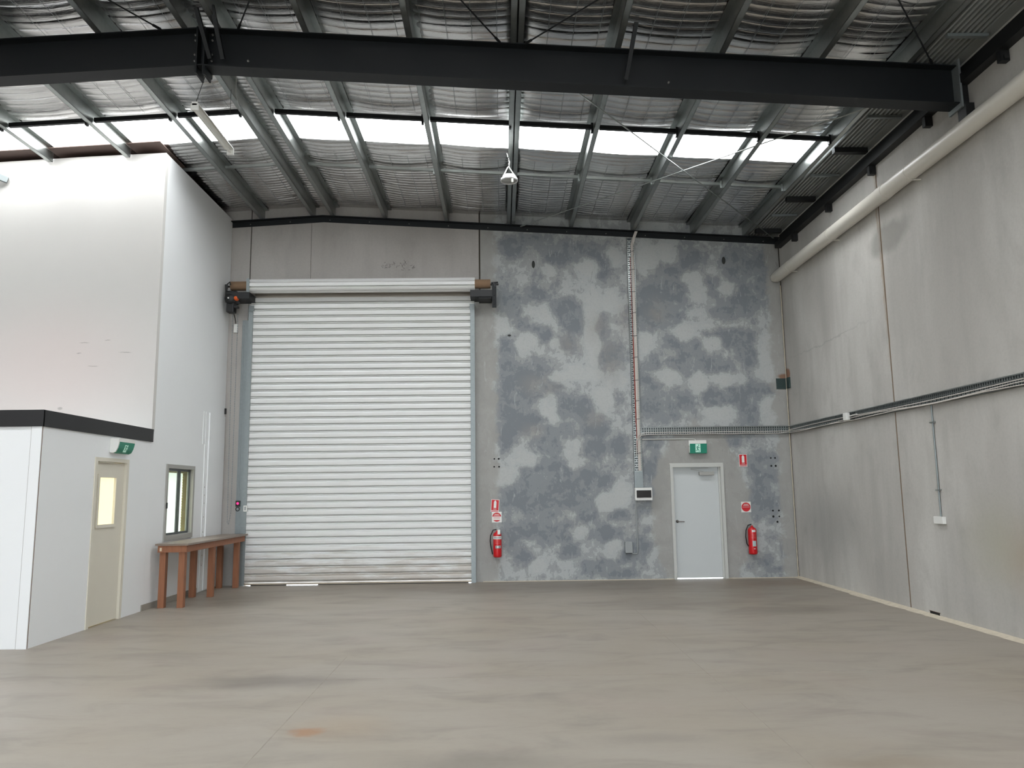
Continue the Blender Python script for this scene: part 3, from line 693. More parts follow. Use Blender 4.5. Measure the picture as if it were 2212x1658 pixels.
# ================================================================== OFFICE BLOCK
ob = setting('wall_office', (XL, 11, 0), 'white sandwich panel office block wall with black flashing band', None)
ob['kind'] = 'structure'
T = .09
mbp = MB()
# side wall panels (x = XL): pieces between openings
DY0, DY1, DZ1 = 10.05, 10.955, 2.165       # personnel door
WY0, WY1, WZ0, WZ1 = 12.18, 13.285, .96, 2.15
def side(y0, y1, z0, z1, name='wall_panel', m_=None): return MB().box(XL-T, XL, y0, y1, z0, z1).build(name, m_ or white_panel, ob)
side(YO+.015, DY0-.001, 0, ZB0)
side(DY0, DY1, DZ1, ZB0)
side(DY1+.001, YU, 0, ZB0)
mb = MB(); mb.box(XL-T, XL, YU+.001, WY0, 0, 2.64); mb.box(XL-T, XL, WY0, WY1, 0, WZ0); mb.box(XL-T, XL, WY0, WY1, WZ1, 2.64); mb.box(XL-T, XL, WY1, D-.01, 0, 2.64)
mb.prism([(YU+T+.001, 2.64), (D-.01, 2.64), (D-.01, 7.035), (YU+T+.001, 7.035)], 'x', XL-T, XL)
mb.build('wall_panel', white_panel, ob)
# corner strip and brown corner line
MB().box(XL-T, XL+.0, YO, YO+.014, 0, ZB0).build('corner_line', mat('brown_corner_sealant', (120, 98, 82), .8), ob)
MB().box(XL-.115, XL-.0, YO-.012, YO, 0, ZB0).build('corner_trim', white_panel, ob)
MB().box(XL-.123, XL-.1155, YO-.006, YO, 0, ZB0).build('corner_seam', alum, ob)
xs_ = [XL-.12, -6.5, -7.7, -8.9, -10.1, -11.3, XFAR]
for a, b in zip(xs_[:-1], xs_[1:]): MB().box(b+.002, a-.002, YO, YO+T, 0, ZB0).build('wall_panel', white_panel, ob)
# roof deck of the lower office, black band
MB().box(XFAR, XL-.005, YO+.02, YU, ZB0+.02, ZB1-.03).build('office_roof', white_panel, ob)
MB().box(XL-.012, XL+.018, YO-.018, YU+.03, ZB0, ZB1).box(XFAR, XL+.018, YO-.03, YO-.0, ZB0, ZB1).build('black_band', black_band_m, ob)
# upper box front wall and ply lid
xs2 = [XL-.0, XFAR]
MB().prism([(XFAR, ZB1-.03), (XL-.0, ZB1-.03), (XL-.0, 7.035), (XL-1.2, line(XL-1.2)+.065), (XFAR, line(XFAR)+.06)], 'y', YU, YU+T).build('upper_wall', upper_m, ob)
MB().prism([(XFAR, line(XFAR)-.15), (XL-T-.01, line(XL)-.15), (XL-T-.01, line(XL)-.13), (XFAR, line(XFAR)-.13)], 'y', YU+T, D-.1).build('box_lid', ply, ob)
# added brown strip, painted as the lid's reflection in the foil by the skylight
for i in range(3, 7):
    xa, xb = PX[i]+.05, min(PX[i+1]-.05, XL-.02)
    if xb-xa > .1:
        MB().prism([(xa, line(xa)+.145), (xb, line(xb)+.145), (xb, line(xb)+.155), (xa, line(xa)+.155)], 'y', 11.42, 12.4).build('brown_reflection_strip', ply, ob)
# room lining, partition
MB().box(XL-3.0, XL-T, YU-.02, YU+.02, 0, 2.4).build('partition', cream_room, ob)
MB().box(XL-3.1, XL-3.0, YO+T, D-.05, 0, 2.4).box(XL-3.0, XL-T-.001, YO+T, D-.02, 2.4, 2.42).build('lining', white_room, ob)
MB().box(XL-3.0, XL-T-.001, D-.06, D-.03, 0, 2.4).build('lining', white_room, ob)
# small angle bar on the far left of the upper wall
tag(MB().bar((-7.70, YU-.02, 6.585), (-8.4, YU-.42, 6.80), .05, .09).build('angle_bar', galv_dull), 'short steel angle end poking out at the left picture edge near the wall top', 'steel angle')

# skirting
for (y0, y1) in ((11.56, 13.60), ):
    s_ = MB().box(XL, XL+.012, y0, y1, 0, .088).build('baseboard_left', skirt_m); s_['kind'] = 'structure'
# boxed column cover near the back
cvr = thing('column_cover', 'tall white boxed cover on the office wall beside the roller door corner', 'cover panel', (XL+.04, 14.1, 0))
MB().box(XL, XL+.03, 13.84, D-.06, .015, 3.13).build('cover_sheet', white_panel, cvr)
MB().box(XL, XL+.012, 13.70, 13.84, .015, 3.13).build('flange_strip', white_panel, cvr)
MB().box(XL, XL+.008, 13.60, 13.70, 2.55, 3.13).build('top_tab', white_panel, cvr)
mb = MB()
for z in (1.02, 1.28, 1.52, 1.66, 1.8, .45, .62): mb.disc((XL+.013, 13.76, z), .012, 'x', 8, .004)
mb.build('screw', alum, cvr)['kind'] = 'stuff'
tag(MB().box(XL+.001, XL+.03, D-.05, D-.02, 3.18, 3.29).build('hinge_bracket', black_p), 'tiny black bracket at the corner above the white column cover', 'bracket')

# ---- office door (door_1)
d1 = setting('door_1', (XL, 10.5, 0), 'cream office door with lit vision panel')
F = .062
MB().box(XL-T, XL+.012, DY0, DY0+F, 0, DZ1).box(XL-T, XL+.012, DY1-F, DY1, 0, DZ1).box(XL-T, XL+.012, DY0+F, DY1-F, DZ1-.05, DZ1).build('door_frame', cream, d1)
LY0, LY1, LZ = DY0+F+.004, DY1-F-.004, DZ1-.055
VY0, VY1, VZ0, VZ1 = 10.235, 10.66, 1.29, 1.905
lf = MB(); lx0, lx1 = XL-.062, XL-.024
lf.box(lx0, lx1, LY0, VY0, .012, LZ); lf.box(lx0, lx1, VY1, LY1, .012, LZ); lf.box(lx0, lx1, VY0, VY1, .012, VZ0); lf.box(lx0, lx1, VY0, VY1, VZ1, LZ)
lf.build('door_leaf', cream, d1)
MB().box(lx1, lx1+.014, VY0-.045, VY0, VZ0-.045, VZ1+.045).box(lx1, lx1+.014, VY1, VY1+.045, VZ0-.045, VZ1+.045).box(lx1, lx1+.014, VY0, VY1, VZ1, VZ1+.045).box(lx1, lx1+.014, VY0, VY1, VZ0-.045, VZ0).build('panel_frame', cream, d1)
frost = mat('frosted_glass_lit_room', (240, 230, 190), .5, emit=(250, 238, 194), es=.72)
MB().box(lx0+.012, lx0+.02, VY0, VY1, VZ0, VZ1).build('vision_glass', frost, d1)
MB().box(XL-.03, XL+.004, DY0+.10, DY0+.50, LZ-.01, LZ+.0).build('door_stay', cream, d1)

# ---- office window (window_1)
w1 = setting('window_1', (XL, 12.73, .96), 'small aluminium sliding window above the workbench')
fw = .062
MB().box(XL-T, XL+.022, WY0, WY0+fw, WZ0, WZ1).box(XL-T, XL+.022, WY1-fw, WY1, WZ0, WZ1).box(XL-T, XL+.022, WY0+fw, WY1-fw, WZ1-fw, WZ1).box(XL-T, XL+.022, WY0+fw, WY1-fw, WZ0, WZ0+fw*1.3).build('window_frame', alum, w1)
def sash(y0, y1, xo, nm):
    z0, z1 = WZ0+fw*1.3, WZ1-fw; w = .035
    MB().box(xo-.02, xo, y0, y0+w, z0, z1).box(xo-.02, xo, y1-w, y1, z0, z1).box(xo-.02, xo, y0+w, y1-w, z0, z0+w).box(xo-.02, xo, y0+w, y1-w, z1-w, z1).build(nm, alum_dark, w1)
    MB().box(xo-.012, xo-.008, y0+w, y1-w, z0+w, z1-w).build('pane', glass, w1)
sash(WY0+fw, 12.78, XL-.012, 'sliding_sash'); sash(12.73, WY1-fw, XL-.036, 'fixed_sash')
MB().cbox(XL+.0225, XL+.042, WY0+.015, WY0+.035, 1.46, 1.55, .003).build('latch', black_p, w1)
bl = thing('window_blind', 'yellowed slatted blind behind the right pane of the office window', 'blind', (XL-.14, 13.4, 1.0))
sl0 = MB().bar((XL-.15, 13.20, 0), (XL-.15, 13.64, 0), .056, .003, (1, 0, .25)).build('slat', blind_m, bl); sl0.location.z = 1.05
for k in range(1, 24): copy_part(sl0, (0, 0, .045*k), bl)
MB().box(XL-.17, XL-.13, 12.4, 13.66, 2.03, 2.13).build('head_rail', blind_m, bl)

# ---- roller door
rd = thing('roller_door', 'tall off-white steel roller door with horizontal slats, closed', 'roller door', (-2.65, D-.08, 0))
CX0, CX1 = -4.765, -.565
cyf = D-.085
# one slat: broad flat face, then a narrow double groove
def slat_profile(zb, h=.1315):
    return [(cyf+.045, zb), (cyf+.045, zb+.005), (cyf+.004, zb+.008), (cyf-.003, zb+.013), (cyf-.003, zb+.020), (cyf+.004, zb+.025), (cyf+.045, zb+.028), (cyf+.045, zb+.036),
            (cyf-.002, zb+.041), (cyf-.008, zb+.050), (cyf-.010, zb+.080), (cyf-.009, zb+.108), (cyf-.004, zb+h-.008), (cyf+.045, zb+h-.003), (cyf+.045, zb+h+.002)]
H_ = .1315; z0 = .045
s0 = MB().strip(slat_profile(0), 'x', CX0, CX1).build('slat', slat_m, rd, fix=False); s0.location.z = z0
NS = 39
for k in range(1, NS): copy_part(s0, (0, 0, H_*k), rd)
sw = MB().strip(slat_profile(0), 'x', CX0-.04, CX1+.07).build('slat', slat_m, rd, fix=False); sw.location.z = z0+H_*NS; 
sw2 = copy_part(sw, (0, 0, H_), rd)
rust_m = mat('scuffed_bottom_rail', (168, 156, 140), .5, .2, noise=.25, nscale=6)
MB().cbox(CX0, CX1, cyf-.014, cyf+.02, .014, .045, .003).build('bottom_rail', rust_m, rd)
MB().box(-3.4, -.63, cyf-.004, cyf+.002, .002, .014).box(-3.4, -.63, cyf-.003, cyf+.003, .0, .003).box(-4.64, -3.98, cyf-.003, cyf+.003, .0, .014).build('bottom_seal', black_p, rd)
for sx, nm in ((CX0-.075, 'guide_track'), (CX1-.01, 'guide_track')):
    MB().box(sx, sx+.085, cyf-.035, cyf-.030, 0, 5.16).box(sx, sx+.006, cyf-.030, D-.001, 0, 5.16).box(sx+.079, sx+.085, cyf-.030, cyf-.012, 0, 5.16).build(nm, galv_dull, rd)
MB().box(CX0-.075, CX0+.02, cyf-.03, D-.001, 5.165, 5.27).build('track_head', galv_dull, rd)
MB().box(CX1-.02, CX1+.075, cyf-.03, D-.001, 5.165, 5.27).build('track_head', galv_dull, rd)
MB().box(CX0-.215, CX0-.085, D-.03, D-.001, 0, 5.0).build('side_channel', galv_dull, rd)
MB().box(CX0, CX1, D-.006, D-.001, 5.437, 5.60).build('lintel_shade_strip', mat('brown_grey_lintel_shade', (118, 110, 100), .8), rd)  # added strip paints the shaded lintel between coil and curtain
# coil of curtain on its drum
yc, zc, R_ = 14.36, 5.60, .135
coil = []
for k in range(56):
    a = 2*PI*k/56+.12; rr = R_-.04 if (k % 6) == 0 else R_
    coil.append((yc+rr*math.cos(a), zc+rr*math.sin(a)))
MB().prism(coil, 'x', -4.80, -.475).build('curtain_coil', slat_m, rd)
MB().lathe([(0, 0), (.088, 0), (.088, 4.95), (0, 4.95)], (-5.125, yc, zc+.01), 28, 'x').build('drum', cardboard, rd)
MB().tube([(-5.2, yc, zc), (-.02, yc, zc)], .018, 10).build('axle', black_steel, rd)
MB().box(-5.16, -4.73, 14.20, D-.02, 5.33, 5.45).build('support_bracket', black_steel, rd)
MB().box(-.56, -.145, 14.22, D-.02, 5.33, 5.46).box(-.40, -.16, 14.25, D-.02, 5.30, 5.33).build('support_bracket', black_steel, rd)
mb = MB().box(-.145, -.062, 14.24, 14.27, 5.12, 5.58); mb.box(-.145, -.14, 14.26, D-.002, 5.25, 5.52); mb.build('end_bracket', dark_steel, rd)
mb = MB()
for z in (5.18, 5.27, 5.36): mb.lathe([(0, -.01), (.011, -.01), (.011, 0)], (-.105, 14.24, z), 8, 'y')
mb.tube([(-.16, 14.25, 5.60), (-.03, 14.25, 5.61)], .016, 8); mb.bar((-.12, 14.235, 5.61), (-.08, 14.235, 5.52), .03, .012, (0, 1, 0))
mb.build('clamp_bolt', black_steel, rd)['kind'] = 'stuff'
MB().strip([(14.22+.0, 5.72), (14.23, 5.46)], 'x', -4.80, -4.74).build('clip', galv_dull, rd, fix=False)
# chain motor
mo = thing('door_motor', 'black chain hoist motor at the top left of the roller door', 'door motor', (-5.08, 14.3, 5.1))
MB().cbox(-5.19, -5.02, 14.22, 14.5, 5.26, 5.42, .02).lathe([(0, -.13), (.085, -.13), (.10, -.09), (.10, .09), (0, .09)], (-5.10, 14.32, 5.33), 20, 'y').build('gearbox', black_steel, mo)
MB().lathe([(0, 0), (.12, 0), (.12, .02), (.09, .03), (.09, .05), (.12, .06), (.12, .08), (0, .08)], (-5.10, 14.33, 5.40), 24, 'z').build('chain_wheel', black_steel, mo)
MB().cbox(-5.17, -5.03, 14.24, 14.42, 5.08, 5.30, .015).cbox(-5.21, -4.99, 14.26, 14.5, 5.28, 5.50, .03).build('motor_body', black_p, mo)
MB().cbox(-5.07, -4.96, 14.26, 14.36, 5.16, 5.20, .006).build('limit_box', black_p, mo)
MB().lathe([(0, -.09), (.03, -.085), (.045, -.06), (.045, 0), (0, 0)], (-4.985, 14.28, 5.34), 16, 'y').build('release_knob', orange, mo)
MB().tube([(-5.17, 14.26, 5.52), (-5.165, 14.25, 5.62), (-5.12, 14.25, 5.66), (-5.11, 14.25, 5.60)], .014, 8).tube([(-5.19, 14.3, 5.44), (-5.20, 14.28, 5.62)], .022, 8).build('drive_arm', black_p, mo)
MB().disc((-5.115, 14.185, 5.335), .016, 'y', 10, .006).build('badge', white_p, mo)
pb = thing('plug_socket', 'small white power socket hanging below the door motor', 'socket', (-5.1, D-.04, 4.75))
MB().cbox(-5.145, -5.065, D-.045, D-.001, 4.76, 4.93, .006).build('socket_body', white_p, pb)
MB().tube([(-5.10, D-.06, 4.93), (-5.095, D-.12, 5.02), (-5.09, 14.40, 5.12)], .008, 6).build('lead', black_p, pb)
def chain(pts, label):
    mb = MB(); tot = []
    for a, b in zip(pts[:-1], pts[1:]):
        a, b = Vector(a), Vector(b); n = max(1, int((b-a).length/.045)); d = (b-a).normalized()
        for k in range(n):
            p = a+(b-a)*(k/n); q = p+d*.036
            mb.bar(p, q, .014 if k % 2 else .005, .005 if k % 2 else .014, (0, 1, 0))
    return tag(mb.build('hand_chain', galv_dull), label, 'chain')
chain([(-5.115, 14.45, 5.10), (-5.09, 14.52, 1.14), (-5.065, 14.52, 1.12), (-5.03, 14.52, 1.35), (-5.015, 14.45, 5.10)], 'long loop of steel hand chain hanging left of the roller door')
pull = thing('pull_cord', 'thin cord with red-lit handset and ring hanging beside the roller door', 'pull cord', (-4.94, D-.03, 1.4))
MB().tube([(-4.955, D-.03, 1.55), (-4.975, D-.03, 4.9)], .004, 5).tube([(-4.925, D-.03, 1.55), (-4.945, D-.03, 4.9)], .004, 5).build('cord', galv_dull, pull)
MB().cbox(-4.985, -4.895, D-.05, D-.002, 1.44, 1.55, .01).build('handset', black_p, pull)
MB().disc((-4.94, D-.052, 1.50), .022, 'y', 14, .006).build('indicator', led, pull)
rg = [( -4.945+.034*math.cos(2*PI*k/16), D-.03, 1.395+.034*math.sin(2*PI*k/16)) for k in range(17)]
MB().tube(rg, .009, 6).build('ring', black_p, pull)
sb2 = thing('safety_switch', 'small white switch box on the left guide track of the roller door', 'switch', (-4.75, D-.12, 1.36))
MB().cbox(-4.80, -4.735, cyf-.062, cyf-.036, 1.35, 1.46, .004).build('switch_body', white_p, sb2)
MB().box(-4.78, -4.755, cyf-.066, cyf-.061, 1.37, 1.44).build('switch_slot', grey_p, sb2)
MB().cbox(-4.885, -4.815, D-.055, D-.031, 1.36, 1.41, .003).build('junction', grey_p, sb2)

# ================================================================== EXIT DOOR (door_2)
d2 = setting('door_2', (3.7, D, 0), 'pale grey exit door in the patchy concrete wall')
ox0, ox1, oz = 3.20, 4.215, 2.13
f_ = .055
MB().box(ox0, ox0+f_, D-.035, D+.13, 0, oz).box(ox1-f_, ox1, D-.035, D+.13, 0, oz).box(ox0+f_, ox1-f_, D-.035, D+.13, oz-f_, oz).box(ox1-f_-.03, ox1-f_, D+.03, D+.05, 0, oz-f_).box(ox0-.003, ox1+.003, D-.014, D-.001, oz, oz+.022).build('door_frame', door_frame_m, d2)
MB().box(ox0+f_+.004, ox1-f_+.0, D+.055, D+.095, .016, oz-f_+.0).build('door_leaf', grey_door, d2)
hd = MB().lathe([(0, -.012), (.028, -.012), (.028, 0), (0, 0)], (3.315, D+.055, 1.06), 18, 'y'); hd.tube([(3.315, D+.045, 1.06), (3.315, D+.0, 1.06), (3.33, D-.005, 1.06), (3.44, D-.005, 1.055)], .010, 8)
hd.build('door_handle', mat('brushed_steel', (120, 116, 112), .3, .8), d2)
cl = thing('door_closer', 'small metal door closer with arm at the top of the exit door', 'door closer', (3.88, D+.02, 1.95))
MB().cbox(3.76, 4.04, D-.02, D+.054, 1.92, 1.985, .004).build('closer_body', alum, cl)
MB().bar((3.84, D-.002, 1.99), (3.60, D-.01, 2.035), .02, .006).bar((3.60, D-.01, 2.04), (3.94, D+.03, 2.06), .02, .006).build('closer_arm', alum, cl)

# ================================================================== CABLE TRAYS
mat('tray_slot_shade', (70, 78, 80), .6, .2)
def tray(name, label, path, width, L0, L1, orient):
    """ladder-like perforated tray; orient: 'v' on back wall, 'h' on back wall, 'r' on right wall"""
    t = thing(name, label, 'cable tray', path)
    def B(u0, u1, w0, w1, d0, d1, mb):
        # u along, w across, d out of the wall
        if orient == 'v': mb.box(path[0]+w0, path[0]+w1, D-d1, D-d0, u0, u1)
        elif orient == 'h': mb.box(u0, u1, D-d1, D-d0, path[2]+w0, path[2]+w1)
        else: mb.box(XR-d1, XR-d0, u0, u1, path[2]+w0, path[2]+w1)
    mb = MB(); B(L0, L1, 0, .004, .012, .045, mb); B(L0, L1, 0, .012, .041, .045, mb); mb.build('side_rail', galv, t)
    mb = MB(); B(L0, L1, width-.004, width, .012, .045, mb); B(L0, L1, width-.012, width, .041, .045, mb); mb.build('side_rail', galv, t)
    mb = MB(); B(L0, L1, .004, width-.004, .002, .005, mb); mb.build('slot_shade_plate', MATS['tray_slot_shade'], t)  # dark plate added to paint the wall's shade seen through the slots
    mb = MB(); u = L0; k = 0
    while u < L1-.03:
        B(u, u+.020, .004, width-.004, .012, .015, mb)
        if k % 2 == 0: B(u+.02, u+.044, width*.28, width*.40, .012, .015, mb)
        u += .044; k += 1
    B(L0, L1, .004, .012, .012, .015, mb); B(L0, L1, width*.62, width*.70, .012, .015, mb)
    o = mb.build('perforated_base', galv, t); o['kind'] = 'stuff'
    return t
tv = tray('cable_tray', 'tall vertical galvanised cable tray running up the patchy back wall', (2.52, D, 2.0), .152, 2.0, 6.60, 'v')
thz = tray('cable_tray', 'horizontal galvanised cable tray above the exit door', (4.1, D, 2.69), .15, 2.68, XR-.01, 'h')
trr = tray('cable_tray', 'long galvanised cable tray along the right concrete wall', (XR, 10, 2.69), .14, 1.0, D-.02, 'r')
MB().box(2.515, 2.675, D-.05, D-.001, 1.705, 2.0).build('tray_cover', galv_dull, tv)
def cable(name, pts, r, m_, label): return tag(MB().tube(pts, r, 6).build(name, m_), label, 'cable')
random.seed(11)
def wob(p, k=.004): return (p[0]+random.uniform(-k, k), p[1], p[2]+random.uniform(-k, k))
zz = [2.02, 2.3, 2.6, 2.9, 3.4, 4.0, 4.6, 5.2, 5.8, 6.3, 6.45]
bd = thing('cable_bundle', 'white and red cables strapped in the vertical cable tray', 'cable', (2.62, D-.03, 2.0))
for i, xo in enumerate((.085, .099, .113, .127)):
    pts = [(2.52+xo+random.uniform(-.003, .003), D-.028-.004*(i % 2), z) for z in zz] + [(2.52+xo+.04, D-.06, 6.60), (2.52+xo+.075, D-.12, 6.70)]
    MB().tube(pts, .0085, 6).build('cable', cable_w, bd)
MB().tube([(2.52+.068+(.018 if z < 2.4 else 0)+random.uniform(-.002, .002), D-.027, z) for z in zz[:-4]], .008, 6).build('cable', cable_r, bd)
MB().tube([(2.52+.060, D-.025, z) for z in (2.9, 3.5, 4.5, 5.5, 6.2)], .006, 6).build('cable', cable_r, bd)
mb = MB()
for z in (2.35, 3.0, 3.35, 3.75, 4.2, 4.62, 5.08, 5.5, 5.95, 6.32): mb.bar((2.58, D-.042, z), (2.665, D-.042, z+.006), .008, .004, (0, 1, 0))
mb.build('cable_tie', black_p, bd)['kind'] = 'stuff'
cable('cable', [(2.565, D-.05, 2.30), (2.575, D-.05, 2.58), (2.62, D-.05, 2.70), (2.75, D-.05, 2.735)] + [(2.9+.3*k, D-.05, 2.735+.004*math.sin(k*1.7)) for k in range(9)] + [(5.47, D-.06, 2.74), (XR-.06, D-.08, 2.745)], .0075, cable_w, 'upper white cable along the tray above the exit door')
cable('cable', [(2.60, D-.055, 2.35), (2.60, D-.055, 2.60), (2.66, D-.055, 2.685), (2.8, D-.055, 2.702)] + [(2.9+.3*k, D-.055, 2.700+.003*math.sin(k*2.3)) for k in range(9)] + [(5.46, D-.065, 2.715), (XR-.065, D-.09, 2.72)], .0075, cable_w, 'lower white cable along the tray above the exit door')
ycs = [D-.1-.5*k for k in range(27)]
cable('cable', [(XR-.055, y, 2.755+.012*math.sin(y*1.1)) for y in ycs], .0065, cable_w, 'upper white cable sagging in the right wall tray')
cable('cable', [(XR-.058, y, 2.720+.018*math.sin(y*1.7+1)) for y in ycs], .0065, cable_w, 'middle white cable waving in the right wall tray')
cable('cable', [(XR-.060, y, 2.700+.008*math.sin(y*2.9+2)) for y in ycs], .0065, cable_w, 'lowest white cable lying on the edge of the right wall tray')
cable('conduit', [(2.69, D-.012, 2.612), (3.66, D-.012, 2.612), (3.70, D-.014, 2.60), (3.715, D-.016, 2.575)], .011, door_frame_m, 'thin pale conduit running under the tray to the exit sign')
# distribution board
db = thing('distribution_board', 'white switchboard box with dark smoked cover below the cable tray', 'switchboard', (2.67, D-.05, 1.46))
MB().cbox(2.512, 2.832, D-.10, D-.001, 1.462, 1.698, .008).build('enclosure', white_p, db)
MB().cbox(2.535, 2.812, D-.112, D-.1005, 1.512, 1.650, .004).build('cover', dark_glass, db)
MB().disc((2.675, D-.104, 1.505), .035, 'y', 12, .006, .008).build('finger_grip', white_p, db)
cn = thing('conduit', 'thin grey vertical conduit dropping from the switchboard to a grey outlet box', 'conduit', (2.52, D-.02, .47))
MB().tube([(2.535, D-.014, 1.46), (2.535, D-.014, .50), (2.525, D-.014, .478), (2.44, D-.014, .478)], .013, 8).build('pipe', grey_p, cn)
MB().bar((2.51, D-.028, 1.15), (2.56, D-.028, 1.15), .012, .004, (0, 1, 0)).build('clip', grey_p, cn)
go_ = thing('outlet_box', 'grey weatherproof outlet box low on the patchy wall', 'outlet', (2.36, D-.03, .49))
MB().cbox(2.294, 2.432, D-.075, D-.001, .495, .705, .008).build('box_body', grey_p, go_)
MB().box(2.31, 2.415, D-.07, D-.012, .483, .495).build('socket_flap', black_p, go_)
# right wall conduit and outlet
c3 = thing('conduit', 'slim vertical conduit on the right wall ending in a white outlet', 'conduit', (XR-.02, 9.75, 1.27))
MB().tube([(XR-.012, 9.75, 1.26), (XR-.012, 9.75, 2.69)], .011, 8).build('pipe', galv_dull, c3)
for zc_ in (2.46, 1.60): MB().box(XR-.03, XR, 9.70, 9.80, zc_, zc_+.015).build('saddle_clip', galv, c3)
MB().cbox(XR-.05, XR-.001, 9.66, 9.86, 1.185, 1.275, .006).build('outlet_box', white_p, c3)
jb = thing('junction_box', 'small white junction box clipped on the right wall cable tray', 'junction box', (XR-.09, 12.0, 2.72))
MB().cbox(XR-.125, XR-.062, 11.95, 12.07, 2.70, 2.82, .012).build('box_body', white_p, jb)
MB().tube([(XR-.075, 11.95, 2.76), (XR-.07, 11.7, 2.77)], .01, 8).build('gland', white_p, jb)
# corner plate
tag(MB().box(5.335, XR-.03, D-.016, D-.001, 3.555, 3.76).box(XR-.034, XR-.001, D-.19, D-.001, 3.555, 3.76).build('corner_plate', dark_green_m), 'dark green steel plate bolted across the wall corner above the tray', 'steel plate')

# ================================================================== PVC PIPE
pp_ = thing('drain_pipe', 'large cream PVC drain pipe slung along the right wall under the roof', 'pipe', (5.42, 8, 5.74))
px_, pz_ = 5.425, 5.755
MB().tube([(px_, 1.0, pz_+.02), (px_, 6.0, pz_), (px_, 10.3, pz_)], .108, 24).build('pipe_length', pvc, pp_)
MB().tube([(px_, 10.34, pz_), (px_, 14.40, pz_), (px_-.004, 14.50, pz_-.004), (px_-.01, 14.57, pz_-.02), (px_-.012, 14.60, pz_-.07)], [.108, .108, .108, .100, .07], 24).build('pipe_length', pvc, pp_)
MB().tube([(px_, 10.18, pz_), (px_, 10.36, pz_)], .1145, 24).build('coupling', pvc, pp_)
for y in (9.55, 12.0, 13.8):
    MB().tube([(px_, y-.012, pz_), (px_, y+.012, pz_)], .112, 24).box(px_, XR-.001, y-.012, y+.012, pz_-.118, pz_-.106).build('pipe_clip', pvc, pp_)

# ================================================================== SIGNS
def running_man(x, z, s, m_, parent, P):
    """pictogram from simple strokes; P maps (u, v) to a point"""
    mb = MB()
    def st(a, b, w):
        pa, pb_ = P(*a), P(*b); mb.bar(pa, pb_, w, .002, UPN)
    UPN = NRM
    st((.02, .24), (-.10, -.05), .13*s); st((-.10, -.05), (.14, -.20), .09*s); st((.14, -.20), (.26, -.42), .075*s)
    st((-.10, -.05), (-.16, -.26), .085*s); st((-.16, -.26), (-.42, -.28), .07*s)
    st((.02, .22), (.22, .06), .06*s); st((.22, .06), (.40, .12), .05*s); st((.0, .22), (-.22, .20), .06*s); st((-.22, .20), (-.32, .04), .05*s)
    c = P(.12, .38); k = 12
    vs = [Vector(P(.12+.085*math.cos(2*PI*i/k), .38+.085*math.sin(2*PI*i/k))) for i in range(k)]; n_ = Vector(NRM)*.0012
    mb.add([v-n_ for v in vs]+[v+n_ for v in vs], [tuple(range(k)), tuple(range(k, 2*k))]+[(i, (i+1) % k, k+(i+1) % k, k+i) for i in range(k)])
    return mb.build('running_figure', m_, parent)
ex = thing('exit_sign', 'green running man exit sign above the grey exit door', 'exit sign', (3.735, D-.05, 2.33))
NRM = (0, 1, 0)
MB().cbox(3.565, 3.90, D-.09, D-.001, 2.475, 2.578, .006).cbox(3.575, 3.90, D-.075, D-.001, 2.345, 2.48, .004).build('housing', white_p, ex)
MB().prism([(D-.079, 2.335), (D-.012, 2.328), (D-.012, 2.332), (D-.080, 2.34), (D-.092, 2.515), (D-.096, 2.515)], 'x', 3.582, 3.905).build('face', green, ex)
fx0 = 3.735; cz_ = 2.425
def PX2(u, v): return (fx0+u*.13, D-.0885-(v)*.008, cz_+v*.145)
MB().add([(fx0-.047, D-.0835-.004, 2.352), (fx0+.047, D-.0875, 2.352), (fx0+.047, D-.0955, 2.508), (fx0-.047, D-.0955, 2.508)], [(0, 1, 2, 3)]).build('pictogram_panel', pale_green, ex)
def PXm(u, v): return (fx0+u*.10, D-.0945-v*.008, cz_+v*.155)
running_man(0, 0, .14, green, ex, PXm)
# exit sign above the office door: projects from the wall, curved ends
e2 = thing('exit_sign', 'green exit sign with rounded white end above the office door', 'exit sign', (XL, 10.6, 2.25))
prof = [(XL+.0, 2.245), (XL+.04, 2.235), (XL+.075, 2.25), (XL+.10, 2.30), (XL+.115, 2.36), (XL+.12, 2.43), (XL+.0, 2.435)]
MB().prism(prof, 'y', 10.41, 10.435).build('end_cap', white_p, e2)
MB().box(XL, XL+.118, 10.435, 10.87, 2.385, 2.435).box(XL, XL+.04, 10.435, 10.87, 2.24, 2.385).build('housing', white_p, e2)
curve = [(XL+.038, 2.233), (XL+.075, 2.252), (XL+.098, 2.30), (XL+.112, 2.35), (XL+.117, 2.388)]
MB().strip(curve, 'y', 10.436, 10.865, smooth=True).build('face', green, e2, fix=False)
MB().strip([(a+.0022, b) for a, b in curve[1:-1]], 'y', 10.60, 10.69, smooth=True).build('pictogram_panel', pale_green, e2, fix=False)
NRM = (1, 0, 0)
def PY(u, v):
    z = 2.31+v*.115; x = XL+.1035+(z-2.31)*.22; return (x+.002, 10.645+u*.10, z)
running_man(0, 0, .10, green, e2, PY)

